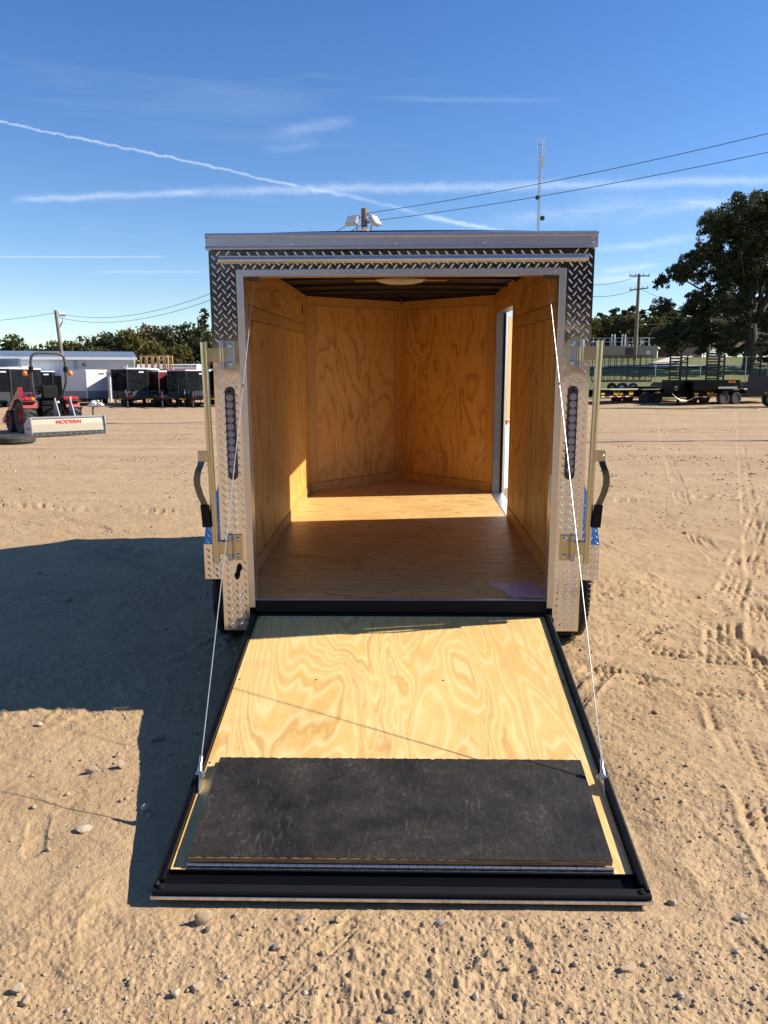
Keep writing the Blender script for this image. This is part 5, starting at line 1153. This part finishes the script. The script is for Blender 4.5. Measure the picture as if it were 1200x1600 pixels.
for k, x in enumerate((-.70, -.25, .25, .62, .98)): MB().prism([(YB+.42,.06), (YB+.44,.62), (YB+.36,.72), (YB+.34,.70), (YB+.49,.55), (YB+.49,.08)] if k < 3 else [(YB+.42,.10), (YB+.42,.74), (YB+.34,.82), (YB+.38,.84), (YB+.48,.76), (YB+.48,.10)], x-.015, x+.015, 'x').build('shank', 'dark_grey', bl)
text('MODERN', .14, 'red_sign', bl, ((XB0+XB1)/2+.0, YB+.030, .415), (R(77), 0, 0), sx=1.25)
text('MODERN', .085, 'red_sign', bl, (XB0-.0135, YB+.27, .23), (R(90), 0, R(-90)), sx=1.1)
# loose tyre in the yard
tp = at(17, 19.9); ty = MB().lathe([(.30, .03), (.38, .0), (.47, .02), (.52, .06), (.52, .17), (.47, .21), (.38, .23), (.30, .20)], 40, close=True).build('loose_tyre', 'tire_rubber', None, True); ty.location = (tp.x, tp.y, ghz(tp.x, tp.y)); tag(ty, 'old black tyre lying flat on the ground in front of the tractor', 'tyre')
# white sacks near the trailers
for px, lab, s_ in ((147, 'white lumpy bag under the nose of the white trailer', .62), (158, 'smaller white bag right of the bag under the white trailer', .5)):
    v = IV2.copy(); n_ = vnoise(v[:, 0]*1.5+9, v[:, 1]*1.5+v[:, 2]*2+9, 3+px); v = v*(.7+.5*n_)[:, None]; mb = MB(); mb.v = [tuple(p) for p in v*np.array([.52, .35, .30])*s_]; mb.f = [tuple(f) for f in IF2]
    o = mb.build('bag', 'white_paint', None, True); p = at(px, 46.5); o.location = (p.x, p.y, .22*s_); tag(o, lab, 'bag')

# poles, floodlights and wires ----------------------------------------------
def flood(parent, c, rz, tilt):
    m = Matrix.Translation(c) @ Matrix.Rotation(rz, 4, 'Z') @ Matrix.Rotation(tilt, 4, 'X')
    m = m @ Matrix.Scale(1.25, 4)
    f = MB().box(-.20, .20, -.05, .05, -.16, .16, m, ch=.02).build('floodlight', 'galvanized', parent); MB().box(-.17, .17, -.058, -.051, -.13, .13, m).build('lamp_glass', 'lens_white', f)
    for k in range(5): MB().box(-.16+k*.075, -.14+k*.075, .05, .10, -.13, .13, m).build('cooling_fin', 'galvanized', f)
    return f
pl1 = at(108, 58); lp = empty('light_pole', (pl1.x, pl1.y, 0), 'leaning wooden pole with one white floodlight above the metal building', 'light pole')
MB().tube([(0,0,-.3), (-.48, 0, 6.68)], 0, 12, radii=[.17, .11]).build('pole', 'pole_wood', lp, True)
MB().tube([(-.42,-.05,5.3), (-.1,-.2,5.5), (.10,-.2,5.9), (.06,-.25,6.15)], .03, 8).build('lamp_arm', 'galvanized', lp, True); flood(lp, (.12, -.3, 6.38), R(20), R(-55))
MB().tube([(-.1,.2,5.9), (-.38,.1,5.5)], .03, 6).build('cable_box', 'dark_grey', lp)
pc = at(572, 30); cp = empty('light_pole', (pc.x, pc.y, 0), 'wooden pole with two floodlights rising behind the trailer roof', 'light pole')
MB().tube([(0,0,-.3), (0, 0, 7.84)], 0, 14, radii=[.16, .115]).build('pole', 'pole_wood', cp, True)
MB().tube([(-.28,0,6.85), (-.28,-.02,7.25)], .035, 8).tube([(.26,0,6.85), (.26,-.02,7.25)], .035, 8).tube([(-.28,0,6.87), (.26,0,6.87)], .03, 8).build('lamp_arm', 'galvanized', cp, True)
flood(cp, (-.44, -.05, 7.42), R(-28), R(-30)); flood(cp, (.40, -.02, 7.42), R(62), R(-35))
MB().tube([(.06,-.17,6.8), (.06,-.17,7.14)], .11, 12).box(-.20, -.04, -.24, -.12, 6.8, 7.10).build('junction_box', 'white_metal', cp)
for z in (7.66, 7.36): MB().ball((.16, 0, z), .05).build('insulator', 'insulator', cp)
def wire(a, b, sag, label, r_=.012, n=30):
    a, b = Vector(a), Vector(b); pts = [a.lerp(b, k/n)-Vector((0, 0, sag*4*(k/n)*(1-k/n))) for k in range(n+1)]; o = MB().tube([p-a for p in pts], r_, 5).build('power_line', 'black_rubber'); o.location = a; return tag(o, label, 'wire')
pr_ = at(1500, 21); fp = empty('utility_pole', (pr_.x, pr_.y, 0), 'wooden pole outside the right edge carrying the two overhead lines', 'utility pole')
MB().tube([(0,0,-.3), (0,0,9.9)], 0, 12, radii=[.16, .11]).build('pole', 'pole_wood', fp, True)
C1 = Vector((pc.x+.1, pc.y, 7.68)); C2 = Vector((pc.x+.1, pc.y, 7.38)); D1 = Vector((pr_.x, pr_.y, 9.14)); D2 = Vector((pr_.x, pr_.y, 8.52))
wire(C1, D1, .30, 'upper thin overhead line from the centre pole to the right edge', .010); wire(C2, D2, .28, 'lower thin overhead line from the centre pole to the right edge', .010)
L1 = Vector((pl1.x-.46, pl1.y, 6.5)); L2 = Vector((pl1.x-.44, pl1.y, 6.2))
wire(C1, L1, 1.6, 'upper line from the centre pole down to the leaning pole', .012); wire(C2, L2, 1.6, 'lower line from the centre pole down to the leaning pole', .012)
pz = at(-260, 62); wire(L1, (pz.x, pz.y, 6.1), .5, 'line leaving the leaning pole past the left edge', .014)
fp2 = empty('utility_pole', (pz.x, pz.y, 0), 'wooden pole outside the left edge beyond the sheds', 'utility pole'); MB().tube([(0,0,-.3), (0,0,6.5)], 0, 10, radii=[.16, .11]).build('pole', 'pole_wood', fp2, True)
# radio mast
pm = atp(840, 400, 250); ms = empty('radio_mast', (pm.x, pm.y, 4), 'slender lattice radio mast rising behind the trailer roof', 'radio mast'); Hm = 68.5; wm = .62
legs = [Vector((wm*math.cos(a), wm*math.sin(a), 0)) for a in (R(90), R(210), R(330))]
for l_ in legs: MB().tube([l_, l_*.75+Vector((0,0,Hm))], .075, 6).build('mast_leg', 'galvanized', ms)
mb = MB(); nb = 62
for k in range(nb):
    z0_ = Hm*k/nb; z1_ = Hm*(k+1)/nb; f0 = 1-.25*k/nb; f1 = 1-.25*(k+1)/nb
    for i_ in range(3): mb.tube([legs[i_]*f0+Vector((0,0,z0_)), legs[(i_+1) % 3]*f1+Vector((0,0,z1_))], .042, 4, caps=False); mb.tube([legs[i_]*f0+Vector((0,0,z0_)), legs[(i_+1) % 3]*f0+Vector((0,0,z0_))], .035, 4, caps=False)
tag(mb.build('lattice', 'galvanized', ms), kind='stuff')
for (x, z, s_) in ((-.8, 52, .65), (.9, 46, .75)): MB().lathe([(.05, 0), (s_*.8, .25), (s_, .5), (s_, .6)], 14, Matrix.Translation((x, -.5, z)) @ Matrix.Rotation(R(90), 4, 'X')).build('dish', 'dark_grey', ms, True)
MB().box(.2, 1.0, -.6, .2, 61, 64).build('panel_antenna', 'white_metal', ms)
for x in (-1.1, -.4, .5, 1.2): MB().tube([(x, 0, Hm-3), (x, 0, Hm+1.6)], .05, 5).build('whip_antenna', 'white_metal', ms)
MB().box(-1.5, 1.5, -.05, .05, 58, 58.1).build('antenna_arm', 'galvanized', ms)
MB().box(-1.3, 1.3, -.05, .05, Hm-1.0, Hm-.9).build('antenna_arm', 'galvanized', ms)

# ================================================================== FIELD SIDE ON THE RIGHT
def upole(px, d_, htop, label, arms):
    p = gat(px, d_); p.x = atp(px, 500, d_).x; r_ = empty('utility_pole', p, label, 'utility pole'); MB().tube([(0,0,-.3), (0,0,htop)], 0, 10, radii=[.24, .17]).build('pole', 'pole_wood', r_, True)
    for (z, w, dz) in arms:
        a_ = MB().obox((-w/2, -.2, z-dz/2), (w/2, -.2, z+dz/2), .10, .13).build('cross_arm', 'pole_wood', r_)
        for k in (-.46, -.2, .2, .46): MB().tube([(w*k, -.2, z+dz*k+.06), (w*k, -.2, z+dz*k+.30)], .05, 6).build('insulator', 'insulator', a_)
    return p
q1 = upole(995, 95, 10.0, 'tall utility pole with two cross arms beside the concrete tank', [(9.75, 2.4, 0), (8.25, 2.2, .25)])
q2 = upole(1110, 100, 4.9, 'short wooden pole under the left side of the oak', [])
for (z, pxe, ye, lab) in ((9.9, 880, 452, 'highest'), (8.4, 880, 468, 'second'), (5.4, 880, 520, 'lowest')):
    e = at(pxe, 60); e.z = 1.63+(592-ye)*60/1202; wire((q1.x, q1.y-.2, q1.z+z), e, .5, lab+' wire from the cross armed pole towards the trailer', .022)
for (z, pxe, ye, lab) in ((8.3, 1300, 560, 'steep guy like wire from the cross arms down to the right'), (5.4, 1300, 502, 'faint wire from the cross armed pole to behind the oak'), (4.1, 1300, 470, 'lower faint wire rising to the right behind the oak')):
    e = at(pxe, 130); e.z = 1.63+(592-ye)*130/1202; wire((q1.x, q1.y-.2, q1.z+z), e, .9, lab, .022)
# concrete tank
pk = gat(1016, 99); tk = empty('concrete_tank', (pk.x, pk.y, pk.z), 'weathered concrete tank wall with white railings and pipes beyond the field', 'tank')
for k in range(7): MB().box(-1.55*(k+1)+.01, -1.55*k-.01, 0, .35, -.3, 1.45).build('wall_panel', 'concrete', tk)
MB().box(-10.9, .05, -.05, .40, 1.452, 1.56).build('coping', 'concrete', tk); MB().box(-.3, .0, .36, 9, -.3, 1.45).build('side_wall', 'concrete', tk)
MB().box(-3.95, -2.4, -.07, -.004, 0, 1.3).build('gate_panel', 'dark_grey', tk)
MB().lathe([(.3, 0), (.3, .06), (.2, .1)], 16, Matrix.Translation((-1.15, 0, .72)) @ Matrix.Rotation(R(90), 4, 'X')).build('valve_cover', 'white_metal', tk)
for z in (2.05, 2.5): MB().box(-10.8, -.2, .15, .19, z, z+.05).build('railing', 'white_metal', tk)
for k in range(16): MB().box(-10.8+k*.70, -10.75+k*.70, .15, .19, 1.56, 2.5).build('railing_post', 'white_metal', tk)
for x in (-5.6, -5.25, -4.3, -3.95): MB().tube([(x, .4, 1.5), (x, .4, 3.0)], .075, 8).build('pipe', 'white_metal', tk, True)
for x in (-9.4, -9.1): MB().tube([(x, .4, 1.5), (x, .4, 4.3)], .06, 8).build('pipe', 'white_metal', tk, True)
MB().box(-2.0, -.9, .3, .5, 2.5, 2.6).box(-2.0, -1.92, .3, .5, 1.56, 2.6).box(-.98, -.9, .3, .5, 1.56, 2.6).build('hoist_frame', 'white_metal', tk)
pk = gat(1060, 122); bk = empty('brick_hut', pk, 'small pinkish brick hut beyond the field left of the oak', 'building'); MB().box(-1.4, 2.4, 0, 3, 0, 1.5).build('wall', 'pink_brick', bk); MB().box(-1.6, 2.6, -.2, 3.2, 1.5, 1.66).build('roof', 'dark_grey', bk)
MB().box(-3.4, -1.45, .4, 3, 0, 1.4).build('side_wing', 'rust', bk)
pk = gat(1086, 112); gd = empty('white_railing', pk, 'long white two rail barrier beyond the field under the oak', 'railing')
for z in (.35, .80): MB().box(0, 5.2, 0, .06, z, z+.10).build('rail', 'white_metal', gd)
for k in range(10): MB().box(k*.57, k*.57+.09, .01, .05, -.1, .85).build('post', 'white_metal', gd)
# wire fence along the field
fc = empty('wire_fence', gat(1015, 66), 'tall thin wire fence with metal posts along the green field', 'fence')
F0 = gat(1015, 66); prev = None
for k in range(14):
    p = gat(1015+k*34, 66+.2*k); q = p-F0; MB().tube([(q.x, q.y, q.z-.2), (q.x, q.y, q.z+2.1)], .03, 6).build('post', 'galvanized', fc)
    if prev is not None:
        for z in (2.05, 1.4, .8): MB().tube([(prev.x, prev.y, prev.z+z), (q.x, q.y, q.z+z)], .008, 4).build('wire', 'galvanized', fc)
    prev = q
# rusty cage trailer
pk = at(975, 58); cg = empty('cage_trailer', (pk.x, pk.y, ghz(pk.x, pk.y)), 'rust brown mesh cage trailer behind the flatbeds on the right', 'cage trailer', rz=.12)
MB().box(-2.1, 1.75, 0, 2.0, .85, 1.0).build('deck', 'rust', cg)
for z in (2.72,): MB().box(-2.1, 1.75, -.03, .03, z, z+.07).box(-2.1, 1.75, 1.97, 2.03, z, z+.07).box(-2.1, -2.04, 0, 2, z, z+.07).box(1.69, 1.75, 0, 2, z, z+.07).build('top_frame', 'rust', cg)
for k in range(9):
    for y in (0, 2.0): MB().box(-2.1+k*.478, -2.055+k*.478, y-.022, y+.022, 1.0, 2.72).build('upright', 'mesh_dark', cg)
for k in range(10):
    for y in (0, 2.0): MB().box(-2.1, 1.75, y-.008, y+.008, 1.1+k*.165, 1.112+k*.165).build('mesh_wire', 'mesh_dark', cg)
for k in range(3): MB().box(-.15+k*.42, .12+k*.42, -.05, -.031, .82, 1.02).build('plate', 'pink_brick', cg)
for x in (-.5, .4): make_wheel(cg, (x, .1, .40), .38, .22, 'y'); make_wheel(cg, (x, 1.9, .40), .38, .22, 'y')
MB().box(1.3, 1.4, -.1, 0, .95, 1.05).build('lamp', 'lens_white', cg)
# flatbed trailers: local x to the right along the bed, front end at x=0
def ladder(parent, x, y, w, h, z, rungs, lean=.0, n='loading_ramp'):
    r_ = MB().box(x-w/2, x-w/2+.07, y-.04, y+.04, z, z+h).box(x+w/2-.07, x+w/2, y-.04, y+.04, z, z+h).build(n, 'black_paint', parent)
    for k in range(rungs): zz_ = z+h*(k+.4)/rungs; MB().box(x-w/2+.072, x+w/2-.072, y-.035, y+.035, zz_, zz_+.095).build('rung', 'black_paint', r_)
    MB().obox((x-w/2-.04, y+.05, z+.5), (x-w/2-.45, y+.05, z-.1), .05, .05).build('strut', 'black_paint', r_)
def flatbed(px, d_, L, rz, label, ramps, stickers=True, front_box=False, brand='BigTex', wx=None):
    p = at(px, d_); r_ = empty('flatbed_trailer', (p.x, p.y, ghz(p.x, p.y)*.0), label, 'flatbed trailer', 'black flatbed trailers parked on the right', rz=rz); W_ = 2.4
    for y in (0, W_): MB().box(0, L, y-.05, y+.05, .50, .86).box(0, L, y-.12, y+.12, .86, .89).box(0, L, y-.12, y+.12, .47, .50).build('side_beam', 'black_paint', r_)
    n_ = int((L-1.0)/.22)
    nb_ = 9
    for k in range(nb_): MB().box(1.0, L-.2, .1+k*(W_-.2)/nb_, .09+(k+1)*(W_-.2)/nb_, .90, .945).build('deck_plank', 'deck_wood', r_)
    MB().obox((0, .3, .6), (-1.7, W_/2, .6), .12, .22).obox((0, W_-.3, .6), (-1.7, W_/2, .6), .12, .22).box(-1.95, -1.6, W_/2-.1, W_/2+.1, .5, .72).build('tongue', 'black_paint', r_)
    MB().box(-.95, -.83, .02, .14, 0, 1.15).box(-1.0, -.78, -.03, .19, 0, .04).build('jack', 'black_paint', r_)
    wx_ = wx or L*.42
    for k in range(2):
        for y in (-.12, W_+.12): make_wheel(r_, (wx_+k*.92, y, .40), .40, .26, 'y', rim='dark_grey')
    for y in (-.14, W_+.14): MB().prism([(wx_-.65,.74), (wx_-.40,.98), (wx_+1.32,.98), (wx_+1.57,.74), (wx_+1.57,.70), (wx_+1.30,.94), (wx_-.38,.94), (wx_-.65,.70)], y-.16, y+.16, 'y').build('fender', 'black_paint', r_)
    if stickers:
        for k in range(8): MB().box(.1+k*.31, .38+k*.31, -.128, -.121, .475, .545).build('reflector', 'red_lens' if k % 2 else 'white_paint', r_)
        MB().box(.15, .42, -.062, -.051, .62, .74).build('sticker', 'yellow_sticker', r_); MB().box(L*.32-.35, L*.32-.02, -.062, -.051, .60, .80).build('sticker', 'yellow_sticker', r_)
        text(brand, .26, 'yellow_sticker', r_, (1.45, -.054, .69), (R(90), 0, 0))
    if front_box:
        MB().box(-.2, 3.2, -.35, W_+.1, .95, 1.50).build('gear_box', 'black_paint', r_); MB().box(-1.2, 0.2, .2, 1.0, .62, 1.42).build('gear_box', 'black_paint', r_)
        MB().tube([(-1.6+1.9*k/14, -.25, .72-.42*4*(k/14)*(1-k/14)) for k in range(15)], .014, 6).build('safety_chain', 'yellow_zinc', r_)
        MB().lathe([(.10, 0), (.14, .03), (.10, .06), (.07, .03)], 20, Matrix.Translation((-1.35, -.20, 1.0)) @ Matrix.Rotation(R(80), 4, 'X'), close=True).build('coupler_ring', 'dark_grey', r_, True)
        text('BIGTEX', .16, 'orange_lens', r_, (2.6, -.356, 1.38), (R(90), 0, 0)); MB().box(1.6, 3.0, -.362, -.351, .98, 1.10).build('plate', 'galvanized', r_)
    for (x, w, h, rg) in ramps: ladder(r_, x, W_*.55, w, h, .95, rg)
    return r_
flatbed(930, 47.5, 8.2, R(24), 'black flatbed beside the trailer with yellow stickers and slatted ramps standing upright', [(7.1, .95, 2.15, 12), (7.85, .60, 2.1, 7)])
flatbed(1072, 46.5, 8.0, R(20), 'black flatbed with a gear box, safety chain and two upright ramps near the oak', [(2.55, .95, 2.2, 13), (3.25, .45, 2.1, 7), (5.9, .80, 3.0, 9)], front_box=True, wx=2.2)
pk = at(1216, 43); sk = empty('dump_trailer', (pk.x, pk.y, 0), 'dark steel sided trailer cut off by the right edge of the picture', 'dump trailer', rz=.1)
MB().box(-1.1, 3.2, 0, 2.1, .65, 1.75, ch=.03).build('steel_tub', 'mesh_dark', sk); MB().box(-1.13, -1.09, .05, .2, .75, .85).build('marker_lamp', 'orange_lens', sk)
for x in (.2, 1.1):
    for y in (.1, 2.0): make_wheel(sk, (x, y, .40), .40, .26, 'y')
# distant clutter behind the flatbeds
for k, (px, d_) in enumerate(((1030, 55), (1135, 55))):
    p = at(px, d_); sp = empty('utility_trailer', (p.x, p.y, ghz(p.x, p.y)), ('low black trailer with rounded fenders behind the first flatbed', 'low black trailer with rounded fenders behind the second flatbed')[k], 'utility trailer')
    MB().box(-2.2, 1.8, 0, 2, .55, .72).build('deck', 'black_paint', sp); MB().prism([(-1.0,.75), (-.8,1.02), (.8,1.02), (1.0,.75)], -.2, .1, 'y').build('fender', 'dark_grey', sp)
    for x in (-.4, .45): make_wheel(sp, (x, -.05, .38), .37, .24, 'y')
